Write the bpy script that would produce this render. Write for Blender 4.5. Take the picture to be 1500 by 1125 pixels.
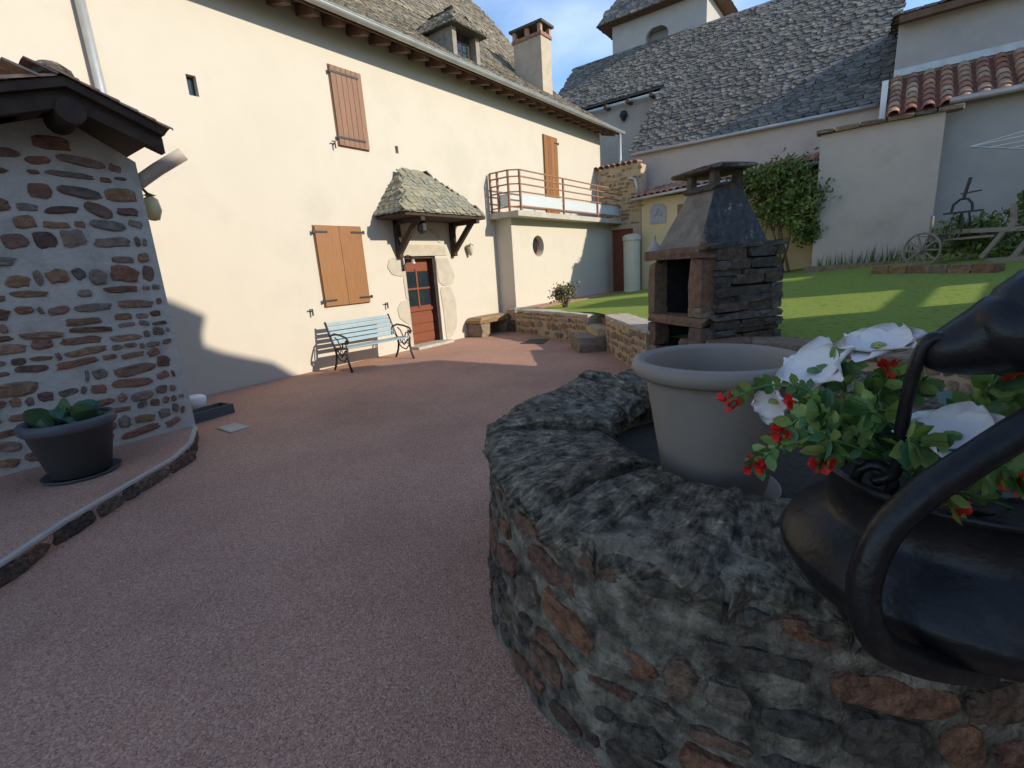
import bpy, math, random
import numpy as np
from mathutils import Vector, Matrix, noise
random.seed(7)
R = random.uniform
sc = bpy.context.scene
for o in list(bpy.data.objects): bpy.data.objects.remove(o)
# ------------------------------------------------------------------ camera
F = 705.0; PP = (750.0, 562.5); CH = 1.55
def unit(v): v = np.array(v, float); return v / np.linalg.norm(v)
AX = unit((1290 - 750, 358 - 562.5, F))
_d = np.array((950 - 750, 3560 - 562.5, F)); _d = unit(_d - AX * _d.dot(AX))
AZ = -_d; AY = np.cross(AZ, AX)
CM = np.array([AX, AY, AZ]); CC = np.array([0, 0, CH])
cam = bpy.data.cameras.new('camera'); camo = bpy.data.objects.new('camera', cam); sc.collection.objects.link(camo)
cam.sensor_fit = 'HORIZONTAL'; cam.sensor_width = 36; cam.lens = F / 1500 * 36; cam.clip_end = 2000; cam.clip_start = .02
r_, u_, b_ = CM[:, 0], -CM[:, 1], -CM[:, 2]
camo.matrix_world = Matrix(((r_[0], u_[0], b_[0], 0), (r_[1], u_[1], b_[1], 0), (r_[2], u_[2], b_[2], CH), (0, 0, 0, 1)))
sc.camera = camo
def ray(x, y): return CM @ np.array([x - PP[0], y - PP[1], F])
def onz(x, y, z=0):
    d = ray(x, y); return CC + d * ((z - CH) / d[2])
def ony(x, y, Y):
    d = ray(x, y); return CC + d * (Y / d[1])
def onx(x, y, X):
    d = ray(x, y); return CC + d * (X / d[0])
def atd(x, y, dist):                      # a point at a horizontal distance from the viewpoint
    d = ray(x, y); return CC + d * (dist / math.hypot(d[0], d[1]))
def pxsize(p, s):
    c = CM.T @ (np.array(p) - CC)
    if c[2] < .1: return 0
    q = F * c[:2] / c[2]
    if abs(q[0]) > 780 or abs(q[1]) > 590: return 0
    return s / c[2]
# ------------------------------------------------------------------ light
LD = Vector((-.23, 1, -.45)).normalized()
w = bpy.data.worlds.new('World'); sc.world = w; w.use_nodes = True
nt = w.node_tree; nt.nodes.clear()
sky = nt.nodes.new('ShaderNodeTexSky'); sky.sky_type = 'NISHITA'; sky.sun_disc = False
sky.sun_elevation = math.asin(-LD.z); sky.sun_rotation = math.atan2(-LD.x, -LD.y); sky.air_density = 1.0; sky.dust_density = .1; sky.ozone_density = 3; sky.altitude = 600
bg = nt.nodes.new('ShaderNodeBackground'); bg.inputs[1].default_value = .15
wo = nt.nodes.new('ShaderNodeOutputWorld')
tc = nt.nodes.new('ShaderNodeTexCoord'); mp = nt.nodes.new('ShaderNodeMapping'); mp.inputs['Scale'].default_value = (1.2, 1.2, 3)
nz = nt.nodes.new('ShaderNodeTexNoise'); nz.inputs['Scale'].default_value = 2.2; nz.inputs['Detail'].default_value = 7
rp = nt.nodes.new('ShaderNodeValToRGB'); rp.color_ramp.elements[0].position = .48; rp.color_ramp.elements[1].position = .8
rp.color_ramp.elements[1].color = (.3, .3, .3, 1)
mx = nt.nodes.new('ShaderNodeMixRGB'); mx.inputs[2].default_value = (7, 7.4, 8, 1)
L = nt.links.new
L(tc.outputs['Generated'], mp.inputs[0]); L(mp.outputs[0], nz.inputs[0]); L(nz.outputs[0], rp.inputs[0]); L(rp.outputs[0], mx.inputs[0])
L(sky.outputs[0], mx.inputs[1]); L(mx.outputs[0], bg.inputs[0]); L(bg.outputs[0], wo.inputs[0])
sl = bpy.data.lights.new('sun', 'SUN'); sl.energy = 2.7; sl.angle = math.radians(.5); sl.color = (1, .91, .76)
so = bpy.data.objects.new('sun', sl); sc.collection.objects.link(so); so.rotation_euler = LD.to_track_quat('-Z', 'Y').to_euler(); so.location = (5, -20, 20)
sc.view_settings.view_transform = 'Standard'; sc.view_settings.look = 'None'; sc.view_settings.exposure = .95; sc.view_settings.gamma = 1
# ------------------------------------------------------------------ materials
def mat(name, cols, scale=4, rough=.85, bump=.3, bscale=30, bdist=.01, rnd=None, stretch=(1, 1, 1), metal=0, spec=.3, uv=False, detail=6, mottle=(.8, 1.15)):
    m = bpy.data.materials.new(name); m.use_nodes = True; t = m.node_tree; n = t.nodes; l = t.links.new
    b = n['Principled BSDF']; b.inputs['Roughness'].default_value = rough; b.inputs['Metallic'].default_value = metal; b.inputs['Specular IOR Level'].default_value = spec
    if uv:
        g = n.new('ShaderNodeTexCoord'); pos = g.outputs['UV']
    else:
        g = n.new('ShaderNodeNewGeometry'); pos = g.outputs['Position']
    mp = n.new('ShaderNodeMapping'); mp.inputs['Scale'].default_value = stretch; l(pos, mp.inputs[0])
    nz = n.new('ShaderNodeTexNoise'); nz.inputs['Scale'].default_value = scale; nz.inputs['Detail'].default_value = detail; nz.inputs['Roughness'].default_value = .65; l(mp.outputs[0], nz.inputs[0])
    def ramp(cs, src):
        r = n.new('ShaderNodeValToRGB'); e = r.color_ramp.elements
        while len(e) < len(cs): e.new(.5)
        for i, c in enumerate(cs):
            p, c = c if len(c) == 2 else (.28 + .44 * i / max(1, len(cs) - 1), c)
            e[i].position = p; e[i].color = (*c, 1)
        l(src, r.inputs[0]); return r.outputs[0]
    if rnd:
        gg = n.new('ShaderNodeNewGeometry'); oi = n.new('ShaderNodeObjectInfo'); ad = n.new('ShaderNodeMath'); ad.operation = 'ADD'; fr = n.new('ShaderNodeMath'); fr.operation = 'FRACT'
        l(gg.outputs['Random Per Island'], ad.inputs[0]); l(oi.outputs['Random'], ad.inputs[1]); l(ad.outputs[0], fr.inputs[0])
        c1 = ramp([(i / max(1, len(rnd) - 1), c) for i, c in enumerate(rnd)], fr.outputs[0])
        c2 = ramp([(.3, (mottle[0],) * 3), (.7, (mottle[1],) * 3)], nz.outputs[0])
        mm = n.new('ShaderNodeMixRGB'); mm.blend_type = 'MULTIPLY'; mm.inputs[0].default_value = 1; l(c1, mm.inputs[1]); l(c2, mm.inputs[2]); l(mm.outputs[0], b.inputs['Base Color'])
    else:
        l(ramp(cols, nz.outputs[0]), b.inputs['Base Color'])
    if bump:
        n2 = n.new('ShaderNodeTexNoise'); n2.inputs['Scale'].default_value = bscale; n2.inputs['Detail'].default_value = 5; l(mp.outputs[0], n2.inputs[0])
        bp = n.new('ShaderNodeBump'); bp.inputs['Strength'].default_value = bump; bp.inputs['Distance'].default_value = bdist; l(n2.outputs[0], bp.inputs['Height']); l(bp.outputs[0], b.inputs['Normal'])
    return m
def gravel(name, cols, scale, bump=.6):
    m = mat(name, [(.74, .73, .72), (.95, .95, .95), (1.1, 1.09, 1.07)], scale=.7, bump=0, rough=.8); t = m.node_tree; n = t.nodes; l = t.links.new; b = n['Principled BSDF']
    old = b.inputs['Base Color'].links[0].from_socket
    g = n.new('ShaderNodeNewGeometry'); v = n.new('ShaderNodeTexVoronoi'); v.inputs['Scale'].default_value = scale; l(g.outputs['Position'], v.inputs['Vector'])
    s = n.new('ShaderNodeSeparateColor'); l(v.outputs['Color'], s.inputs[0]); r = n.new('ShaderNodeValToRGB'); e = r.color_ramp.elements
    while len(e) < len(cols): e.new(.5)
    for i, c in enumerate(cols): e[i].position = i / (len(cols) - 1); e[i].color = (*c, 1)
    l(s.outputs[0], r.inputs[0])
    mm = n.new('ShaderNodeMixRGB'); mm.blend_type = 'MULTIPLY'; mm.inputs[0].default_value = 1; l(r.outputs[0], mm.inputs[1]); l(old, mm.inputs[2]); l(mm.outputs[0], b.inputs['Base Color'])
    bp = n.new('ShaderNodeBump'); bp.invert = True; bp.inputs['Strength'].default_value = bump; bp.inputs['Distance'].default_value = .006; l(v.outputs['Distance'], bp.inputs['Height']); l(bp.outputs[0], b.inputs['Normal'])
    return m
MT = {}
MT['cream'] = mat('cream_render', [(.50, .45, .365), (.55, .495, .405), (.53, .475, .385)], scale=.8, bump=.15, bscale=60, bdist=.004)
MT['yellow'] = mat('yellow_render', [(.62, .48, .27), (.70, .56, .33)], scale=1.5, bump=.15, bscale=60, bdist=.004)
MT['pink'] = mat('grey_pink_render', [(.42, .35, .29), (.52, .44, .37), (.47, .39, .33)], scale=.9, bump=.25, bscale=25, bdist=.01)
MT['greyrender'] = mat('grey_cement_render', [(.33, .31, .29), (.42, .39, .36)], scale=1.2, bump=.2, bscale=40)
MT['mortar'] = mat('pale_mortar', [(.31, .28, .24), (.44, .40, .35), (.375, .335, .29)], scale=3, bump=.6, bscale=22, bdist=.02)
MT['mortar_dark'] = mat('weathered_mortar', [(.36, (.035, .028, .02)), (.46, (.11, .09, .066)), (.54, (.18, .15, .11)), (.64, (.29, .245, .18))], scale=9, bump=1.0, bscale=30, bdist=.04)
MT['mortar_warm'] = mat('ochre_mortar', [(.38, .28, .17), (.5, .38, .25)], scale=4, bump=.6, bscale=25, bdist=.02)
STN = [(.23, .105, .065), (.14, .072, .052), (.25, .14, .08), (.12, .095, .078), (.24, .11, .07), (.18, .15, .125), (.28, .16, .105), (.10, .06, .05)]
MT['stone_red'] = mat('red_brown_rubble', None, scale=14, rnd=STN, bump=.8, bscale=30, bdist=.02, mottle=(.6, 1.35))
MT['stone_well'] = mat('well_rubble', None, scale=26, rnd=[(.075, .064, .05), (.19, .09, .05), (.06, .05, .04), (.10, .085, .067), (.15, .068, .042), (.045, .04, .034), (.13, .10, .073), (.17, .10, .06)], bump=1.0, bscale=40, bdist=.03, mottle=(.35, 1.7))
MT['stone_ochre'] = mat('ochre_rubble', None, scale=14, rnd=[(.36, .24, .13), (.24, .15, .08), (.42, .31, .19), (.2, .16, .12), (.33, .2, .11), (.14, .11, .09)], bump=.8, bscale=30, bdist=.02, mottle=(.65, 1.3))
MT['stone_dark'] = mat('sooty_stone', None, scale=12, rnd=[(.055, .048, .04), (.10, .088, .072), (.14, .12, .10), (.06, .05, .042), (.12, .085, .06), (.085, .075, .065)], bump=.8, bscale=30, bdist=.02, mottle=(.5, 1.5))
MT['stone_rust'] = mat('rust_stone', None, scale=12, rnd=[(.19, .105, .065), (.26, .17, .105), (.14, .085, .06), (.29, .205, .135), (.12, .095, .075)], bump=.8, bscale=30, bdist=.02, mottle=(.55, 1.35))
MT['stone_beige'] = mat('dressed_beige_stone', [(.40, .35, .27), (.50, .45, .355)], scale=5, bump=.4, bscale=40)
def schist():
    m = mat('layered_schist', [(.38, (.014, .011, .008)), (.45, (.08, .065, .047)), (.51, (.17, .14, .10)), (.57, (.29, .242, .172)), (.64, (.56, .48, .35))], scale=12, stretch=(1.0, 5, 3), bump=.8, bscale=22, bdist=.014, uv=True, rough=.88, detail=10)
    t = m.node_tree; n = t.nodes; l = t.links.new; bs = n['Principled BSDF']
    noises = [x for x in n if x.type == 'TEX_NOISE']; rampn = [x for x in n if x.type == 'VALTORGB'][0]; bp = [x for x in n if x.type == 'BUMP'][0]
    g = n.new('ShaderNodeNewGeometry')
    def nn(sc, det): q = n.new('ShaderNodeTexNoise'); q.inputs['Scale'].default_value = sc; q.inputs['Detail'].default_value = det; q.inputs['Roughness'].default_value = .72; l(g.outputs['Position'], q.inputs[0]); return q
    p1 = nn(18, 10); mx_ = n.new('ShaderNodeMixRGB'); mx_.inputs[0].default_value = .6; l(noises[0].outputs[0], mx_.inputs[1]); l(p1.outputs[0], mx_.inputs[2]); l(mx_.outputs[0], rampn.inputs[0])
    p2 = nn(45, 12); b2 = n.new('ShaderNodeBump'); b2.inputs['Strength'].default_value = 1.0; b2.inputs['Distance'].default_value = .02; l(p2.outputs[0], b2.inputs['Height']); l(bp.outputs[0], b2.inputs['Normal']); l(b2.outputs[0], bs.inputs['Normal'])
    return m
MT['schist'] = schist()
MT['slate_lichen'] = mat('lichen_spotted_slate', [(.3, (.035, .034, .035)), (.55, (.075, .075, .078)), (.64, (.10, .10, .10)), (.69, (.36, .36, .34))], scale=13, bump=.4, bscale=30, detail=4)
SL = [(.21, .178, .125), (.15, .128, .092), (.26, .22, .155), (.18, .155, .12), (.29, .245, .17), (.13, .112, .088)]
MT['slate_tan'] = mat('tan_stone_slate', None, scale=9, rnd=SL, bump=.5, bscale=30, mottle=(.75, 1.2))
MT['slate_green'] = mat('greenish_stone_slate', None, scale=9, rnd=[(.25, .24, .17), (.19, .185, .14), (.31, .29, .2), (.22, .22, .18), (.28, .23, .14)], bump=.5, bscale=30, mottle=(.75, 1.2))
MT['slate_grey'] = mat('grey_stone_slate', None, scale=9, rnd=[(.16, .142, .12), (.11, .098, .083), (.205, .182, .152), (.135, .12, .10), (.23, .205, .17), (.085, .075, .065)], bump=.5, bscale=30, mottle=(.7, 1.25))
MT['slate_under'] = mat('roof_underlay', [(.06, .055, .05), (.09, .08, .07)], bump=0)
MT['tile'] = mat('clay_tile', None, scale=12, rnd=[(.42, .20, .11), (.52, .30, .17), (.35, .15, .09), (.46, .33, .22), (.3, .14, .1), (.55, .40, .26)], bump=.4, bscale=40, mottle=(.6, 1.25))
MT['tile_dark'] = mat('clay_tile_valley', [(.16, .06, .045), (.25, .1, .07)], bump=.3)
MT['wood_orange'] = mat('varnished_shutter_wood', None, scale=6, stretch=(9, 9, .6), rnd=[(.25, .115, .042), (.29, .135, .052), (.23, .10, .037)], bump=.15, bscale=30, rough=.5, mottle=(.8, 1.15))
MT['wood_pink'] = mat('faded_shutter_wood', None, scale=6, stretch=(9, 9, .6), rnd=[(.26, .14, .085), (.23, .12, .07), (.29, .16, .10)], bump=.15, bscale=30, rough=.6, mottle=(.8, 1.15))
MT['wood_door'] = mat('red_brown_door_wood', [(.17, .052, .026), (.23, .075, .037)], scale=5, stretch=(1, 1, 8), bump=.15, rough=.45)
MT['wood_dark'] = mat('dark_timber', [(.035, .022, .017), (.075, .05, .035)], scale=6, bump=.4, bscale=30)
MT['wood_raft'] = mat('brown_rafter_timber', [(.10, .055, .035), (.18, .11, .07)], scale=6, bump=.3, bscale=30)
MT['wood_grey'] = mat('weathered_grey_timber', [(.15, .125, .10), (.27, .235, .19), (.20, .17, .14)], scale=7, bump=.5, bscale=30)
MT['wood_blue'] = mat('pale_blue_painted_slat', [(.22, .30, .33), (.29, .38, .405)], scale=5, bump=.15, rough=.5)
MT['iron'] = mat('black_iron', [(.012, .012, .013), (.03, .028, .027)], scale=20, bump=.25, bscale=60, rough=.5, spec=.5)
MT['iron_gloss'] = mat('glossy_black_paint', [(.3, (.005, .005, .006)), (.6, (.013, .012, .012)), (.68, (.03, .024, .018)), (.76, (.16, .12, .07))], scale=9, bump=.35, bscale=40, bdist=.008, rough=.36, spec=.3)
MT['zinc'] = mat('zinc_gutter', [(.38, .39, .38), (.52, .53, .51)], scale=4, bump=.1, rough=.45, metal=.5)
MT['pvc'] = mat('beige_pipe', [(.42, .35, .28), (.48, .40, .32)], scale=4, bump=0, rough=.5)
MT['rail'] = mat('brown_painted_rail', [(.24, .12, .07), (.33, .17, .10)], scale=8, bump=.1, rough=.5)
MT['frost'] = mat('frosted_panel', [(.52, .55, .55), (.58, .61, .61)], scale=2, bump=0, rough=.25)
MT['chimney'] = mat('weathered_cream_render', [(.36, .29, .21), (.50, .42, .31)], scale=3, bump=.3, bscale=30)
MT['hood'] = mat('weathered_brown_render', [(.13, .11, .085), (.21, .18, .14), (.28, .24, .19)], scale=6, bump=.6, bscale=30, bdist=.02)
MT['concrete'] = mat('concrete', [(.36, .33, .27), (.5, .46, .38)], scale=5, bump=.4, bscale=40)
MT['glass'] = mat('dark_window_glass', [(.012, .02, .026), (.02, .03, .036)], bump=0, rough=.06, spec=.6)
MT['white'] = mat('white_paint', [(.72, .72, .70), (.8, .8, .78)], bump=0, rough=.5)
MT['cistern'] = mat('cream_plastic', [(.56, .53, .42), (.63, .6, .49)], bump=0, rough=.5)
MT['pot_taupe'] = mat('taupe_plastic', [(.23, .185, .15), (.29, .235, .19)], scale=3, bump=.12, bscale=120, rough=.6)
MT['pot_grey'] = mat('anthracite_plastic', [(.075, .078, .085), (.10, .103, .11)], scale=4, bump=.1, bscale=100, rough=.5)
MT['soil'] = mat('potting_soil', [(.02, .015, .012), (.05, .04, .03)], scale=30, bump=.8, bscale=60)
MT['soot'] = mat('soot', [(.012, .011, .011), (.03, .028, .027)], scale=6, bump=.4)
MT['turf'] = mat('turf', [(.15, .21, .04), (.28, .36, .075), (.21, .275, .052)], scale=9, bump=1.0, bscale=160, bdist=.02, rough=.9, spec=.1)
MT['leaf'] = mat('shrub_leaf', None, scale=3, rnd=[(.08, .12, .03), (.14, .19, .04), (.06, .09, .025), (.20, .24, .06), (.10, .15, .035)], bump=0, rough=.55)
MT['leaf_olive'] = mat('dry_shrub_leaf', None, scale=3, rnd=[(.12, .12, .05), (.18, .15, .08), (.09, .10, .04), (.22, .16, .10)], bump=0, rough=.6)
MT['leaf_bright'] = mat('artificial_leaf', None, scale=40, rnd=[(.07, .15, .035), (.19, .27, .05), (.03, .10, .04), (.27, .33, .08), (.04, .13, .07), (.13, .20, .035)], bump=0, rough=.4, mottle=(.85, 1.1))
MT['leaf_teal'] = mat('succulent_leaf', None, scale=20, rnd=[(.06, .13, .09), (.05, .10, .05), (.12, .18, .07), (.08, .15, .10)], bump=0, rough=.5)
MT['petal'] = mat('white_petal', [(.60, .55, .52), (.76, .71, .68)], scale=10, bump=.3, bscale=40, rough=.6)
MT['red'] = mat('red_petal', [(.55, .015, .012), (.75, .03, .02)], scale=30, bump=0, rough=.5)
MT['stem'] = mat('green_stem', [(.05, .12, .03), (.09, .18, .05)], bump=0, rough=.5)
MT['bark'] = mat('bark', [(.12, .085, .055), (.22, .16, .11)], scale=12, bump=.6)
MT['plaque'] = mat('grey_relief_plaque', [(.26, .27, .30), (.48, .48, .5)], scale=16, bump=.6, bscale=30)
MT['court'] = gravel('resin_bound_gravel', [(.22, .112, .078), (.42, .222, .152), (.50, .285, .20), (.34, .178, .122), (.60, .385, .28), (.45, .245, .17), (.28, .152, .107)], 150)
MT['earth'] = mat('earth', [(.12, .10, .06), (.2, .17, .1)], scale=.3)
MT['wire'] = mat('white_cord', [(.7, .7, .7), (.8, .8, .8)], bump=0)
MT['lampglass'] = mat('amber_lamp_glass', [(.6, .5, .25), (.68, .58, .32)], bump=0, rough=.2)
# ------------------------------------------------------------------ mesh helpers
COL = sc.collection
class MB:
    def __init__(s): s.v = []; s.f = []; s.uv = None
    def add(s, vs, fs):
        k = len(s.v); s.v += [tuple(map(float, p)) for p in vs]; s.f += [tuple(i + k for i in f) for f in fs]; return s
    def box(s, c, d, rz=0, M=None):
        x, y, z = d[0] / 2, d[1] / 2, d[2] / 2; cs, sn = math.cos(rz), math.sin(rz)
        vs = []
        for dz in (-z, z):
            for a, b in ((-x, -y), (x, -y), (x, y), (-x, y)):
                p = Vector((a, b, dz))
                if M is not None: p = M @ p
                else: p = Vector((a * cs - b * sn, a * sn + b * cs, dz))
                vs.append((c[0] + p.x, c[1] + p.y, c[2] + p.z))
        return s.add(vs, [(3, 2, 1, 0), (4, 5, 6, 7), (0, 1, 5, 4), (1, 2, 6, 5), (2, 3, 7, 6), (3, 0, 4, 7)])
    def bar(s, a, b, wd, th=None, up=(0, 0, 1)):       # rectangular bar from a to b
        a, b = Vector(a), Vector(b); d = b - a; th = th or wd
        z = d.normalized(); x = Vector(up).cross(z)
        if x.length < 1e-4: x = Vector((1, 0, 0)).cross(z)
        x.normalize(); y = z.cross(x)
        vs = [p + x * (sx * wd / 2) + y * (sy * th / 2) for p in (a, b) for sx, sy in ((-1, -1), (1, -1), (1, 1), (-1, 1))]
        return s.add(vs, [(3, 2, 1, 0), (4, 5, 6, 7), (0, 1, 5, 4), (1, 2, 6, 5), (2, 3, 7, 6), (3, 0, 4, 7)])
    def tube(s, pts, rad, n=8, cap=True):
        pts = [Vector(p) for p in pts]; rad = rad if hasattr(rad, '__len__') else [rad] * len(pts)
        vs = []; x = None
        for i, p in enumerate(pts):
            t = (pts[min(i + 1, len(pts) - 1)] - pts[max(i - 1, 0)]).normalized()
            if x is None:
                x = t.cross(Vector((0, 0, 1)))
                if x.length < .05: x = t.cross(Vector((0, 1, 0)))
            x = (x - t * x.dot(t)).normalized(); y = t.cross(x)
            for k in range(n):
                a = 2 * math.pi * k / n; vs.append(p + (x * math.cos(a) + y * math.sin(a)) * rad[i])
        fs = [(i * n + k, i * n + (k + 1) % n, (i + 1) * n + (k + 1) % n, (i + 1) * n + k) for i in range(len(pts) - 1) for k in range(n)]
        if cap: fs += [tuple(range(n))[::-1], tuple(range((len(pts) - 1) * n, len(pts) * n))]
        return s.add(vs, fs)
    def lathe(s, prof, n=32, c=(0, 0, 0), a0=0, a1=2 * math.pi):
        full = abs(a1 - a0 - 2 * math.pi) < 1e-6; m = n if full else n + 1
        vs = [(c[0] + r * math.cos(a0 + (a1 - a0) * k / n), c[1] + r * math.sin(a0 + (a1 - a0) * k / n), c[2] + z) for r, z in prof for k in range(m)]
        fs = [(i * m + k, i * m + (k + 1) % m, (i + 1) * m + (k + 1) % m, (i + 1) * m + k) for i in range(len(prof) - 1) for k in range(n)]
        return s.add(vs, fs)
    def prism(s, poly, ext):                            # polygon (3D points) extruded by a vector
        n = len(poly); e = Vector(ext); a = [Vector(p) for p in poly]
        return s.add(a + [p + e for p in a], [tuple(range(n))[::-1], tuple(range(n, 2 * n))] + [(i, (i + 1) % n, n + (i + 1) % n, n + i) for i in range(n)])
def origin_of(p):
    o = Vector((0, 0, 0))
    while p is not None: o += p.location; p = p.parent
    return o
def build(name, mb, m, parent=None, smooth=False, local=False, kind=None, fix=True):
    me = bpy.data.meshes.new(name); off = Vector((0, 0, 0)) if (local or parent is None) else origin_of(parent)
    me.from_pydata([(v[0] - off.x, v[1] - off.y, v[2] - off.z) for v in mb.v], [], mb.f)
    if fix:
        import bmesh
        bm = bmesh.new(); bm.from_mesh(me); bmesh.ops.recalc_face_normals(bm, faces=bm.faces); bm.to_mesh(me); bm.free()
    if mb.uv:
        ul = me.uv_layers.new(name='UVMap')
        for lp in me.loops: ul.data[lp.index].uv = mb.uv[lp.vertex_index]
    me.materials.append(MT[m])
    if smooth: me.polygons.foreach_set('use_smooth', [True] * len(me.polygons))
    o = bpy.data.objects.new(name, me); COL.objects.link(o); o.parent = parent
    if kind: o['kind'] = kind
    return o
def thing(name, label, cat, loc=(0, 0, 0), rz=0, group=None):
    o = bpy.data.objects.new(name, None); COL.objects.link(o); o.location = tuple(float(a) for a in loc); o.rotation_euler = (0, 0, rz); o.empty_display_size = .2
    return tag(o, label, cat, group)
def tag(o, label, cat, group=None):
    o['label'] = label; o['category'] = cat
    if group: o['group'] = group
    return o
def struct(o): o['kind'] = 'structure'; return o
def inst(name, me, M, parent):
    o = bpy.data.objects.new(name, me); COL.objects.link(o); o.parent = parent
    off = origin_of(parent); o.matrix_basis = Matrix.Translation(-off) @ M; return o
def variants(n, fn, name):
    out = []
    for i in range(n):
        mb = fn(); me = bpy.data.meshes.new(name); me.from_pydata(mb.v, [], mb.f)
        import bmesh
        bm = bmesh.new(); bm.from_mesh(me); bmesh.ops.recalc_face_normals(bm, faces=bm.faces); bm.to_mesh(me); bm.free()
        out.append(me)
    return out
def withmat(meshes, m):
    o = []
    for me in meshes: c = me.copy(); c.materials.append(MT[m]); o.append(c)
    return o
def emit(name, meshes, m, Ms, parent, limit=300, restname=None):
    """alike pieces: the largest in view one by one, the rest joined"""
    ms = withmat(meshes, m)
    it = []
    for M in Ms:
        p = M.to_translation(); sz = max(M.col[0].length, M.col[1].length); it.append((pxsize(p, sz), M))
    it.sort(key=lambda a: -a[0])
    for s, M in it[:limit]: inst(name, random.choice(ms), M, parent)
    if len(it) > limit:
        mb = MB()
        for s, M in it[limit:]:
            me = random.choice(meshes); mb.add([M @ v.co for v in me.vertices], [tuple(p.vertices) for p in me.polygons])
        build(restname or name + '_field', mb, m, parent, kind='stuff', fix=False)
def frame(p, ux, uy, un, sx=1, sy=1, sz=1):
    ux, uy, un = Vector(ux).normalized(), Vector(uy).normalized(), Vector(un).normalized()
    M = Matrix.Identity(4)
    for i in range(3): M[i][0] = ux[i] * sx; M[i][1] = uy[i] * sy; M[i][2] = un[i] * sz; M[i][3] = p[i]
    return M
def v_slate():
    mb = MB(); o = [(-.5, 1), (-.5 + R(-.02, .03), .35), (-.44 + R(-.05, .06), .08 + R(-.04, .08)), (-.15, R(-.06, .06)), (.16, R(-.06, .06)), (.44 + R(-.06, .05), .08 + R(-.04, .08)), (.5 + R(-.03, .02), .35), (.5, 1)]
    n = len(o); top = [(x, y, .026 + R(-.006, .008) if y < .5 else .004) for x, y in o]; bot = [(x, y, z - .03) for (x, y), (_, _, z) in zip(o, top)]
    return mb.add(top + bot, [tuple(range(n))] + [(i, n + i, n + (i + 1) % n, (i + 1) % n) for i in range(n)])
SLATE = variants(8, v_slate, 'slate')
def v_stone():
    mb = MB(); base = [(-.5, -.2), (-.42, -.42), (-.12, -.5), (.2, -.47), (.44, -.38), (.5, -.05), (.47, .28), (.36, .45), (.05, .5), (-.25, .46), (-.45, .34), (-.5, .08)]
    if R(0, 1) < .5: base = [(-x, y) for x, y in reversed(base)]
    n = len(base); ring = [(x * R(.8, 1.06), y * R(.72, 1.06)) for x, y in base]
    vs = [(x, y, -1.2) for x, y in ring] + [(x * .97, y * .97, .5 + R(-.25, .2)) for x, y in ring] + [(x * .74, y * .72, 1 + R(-.35, .25)) for x, y in ring] + [(R(-.1, .1), R(-.1, .1), 1 + R(-.3, .3))]
    fs = [(i, (i + 1) % n, n + (i + 1) % n, n + i) for i in range(n)] + [(n + i, n + (i + 1) % n, 2 * n + (i + 1) % n, 2 * n + i) for i in range(n)] + [(2 * n + i, 2 * n + (i + 1) % n, 3 * n) for i in range(n)]
    return mb.add(vs, fs)
STONE = variants(14, v_stone, 'stone')
def v_block():
    mb = MB(); vs = []; idx = {}
    for i in range(3):
        for j in range(3):
            for k in range(3):
                if (i, j, k) == (1, 1, 1): continue
                p = Vector((i - 1, j - 1, k - 1)) * .5
                e = sum(1 for a in (i, j, k) if a != 1); p *= {1: 1, 2: .96, 3: .9}[e]
                p += Vector((R(-.05, .05), R(-.05, .05), R(-.05, .05))); idx[(i, j, k)] = len(vs); vs.append(p)
    fs = []
    for ax in range(3):
        for side in (0, 2):
            for a in range(2):
                for b in range(2):
                    q = []
                    for da, db in ((0, 0), (1, 0), (1, 1), (0, 1)):
                        t = [0, 0, 0]; t[ax] = side; t[(ax + 1) % 3] = a + da; t[(ax + 2) % 3] = b + db; q.append(idx[tuple(t)])
                    fs.append(tuple(q))
    return mb.add(vs, fs)
BLOCK = variants(10, v_block, 'block')
def v_tile():
    mb = MB(); n = 7; vs = []
    for y, r in ((0, .5), (1, .42)):
        for dr in (0, -.09):
            for k in range(n + 1):
                a = math.pi * k / n; vs.append(((r + dr) * math.cos(a), y + R(-.01, .01), (r + dr) * math.sin(a) * .9 + (.06 if y == 0 else 0)))
    m = n + 1; fs = []
    for k in range(n): fs += [(k, k + 1, 2 * m + k + 1, 2 * m + k), (k, m + k, m + k + 1, k + 1)]
    return mb.add(vs, fs)
TILE = variants(4, v_tile, 'tile')
def rubble(fn, U, V, rows, wmin, wmax, gap, keep=1.0, depth=.02, inside=None):
    """stones in rough courses on a wall; fn(u,v) -> point, ux, uy, normal"""
    out = []; v = 0
    while v < V - .02:
        h = R(*rows); u = R(-.1, .1)
        while u < U:
            wd = R(wmin, wmax) * (1 if R(0, 1) < .75 else .5); hh = h * R(.6, 1.05)
            cu, cv = u + wd / 2, v + h / 2 + R(-.15, .15) * h
            if inside is not None and not inside(cu, cv, wd / 2, hh / 2): wd *= .45; hh *= .8; cu = u + wd / 2
            if R(0, 1) < keep and 0 < cu < U and 0 < cv < V and (inside is None or inside(cu, cv, wd / 2, hh / 2)):
                p, ux, uy, un = fn(cu, cv); a = R(-1, 1) * (.1 if wd > 2 * hh else .35)
                ux, uy = Vector(ux), Vector(uy); x2 = ux * math.cos(a) + uy * math.sin(a); y2 = uy * math.cos(a) - ux * math.sin(a)
                out.append(frame(p, x2, y2, un, wd - gap, max(.03, hh - gap * .7), depth * R(.5, 1.4)))
            u += wd
        v += h
    return out
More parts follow.
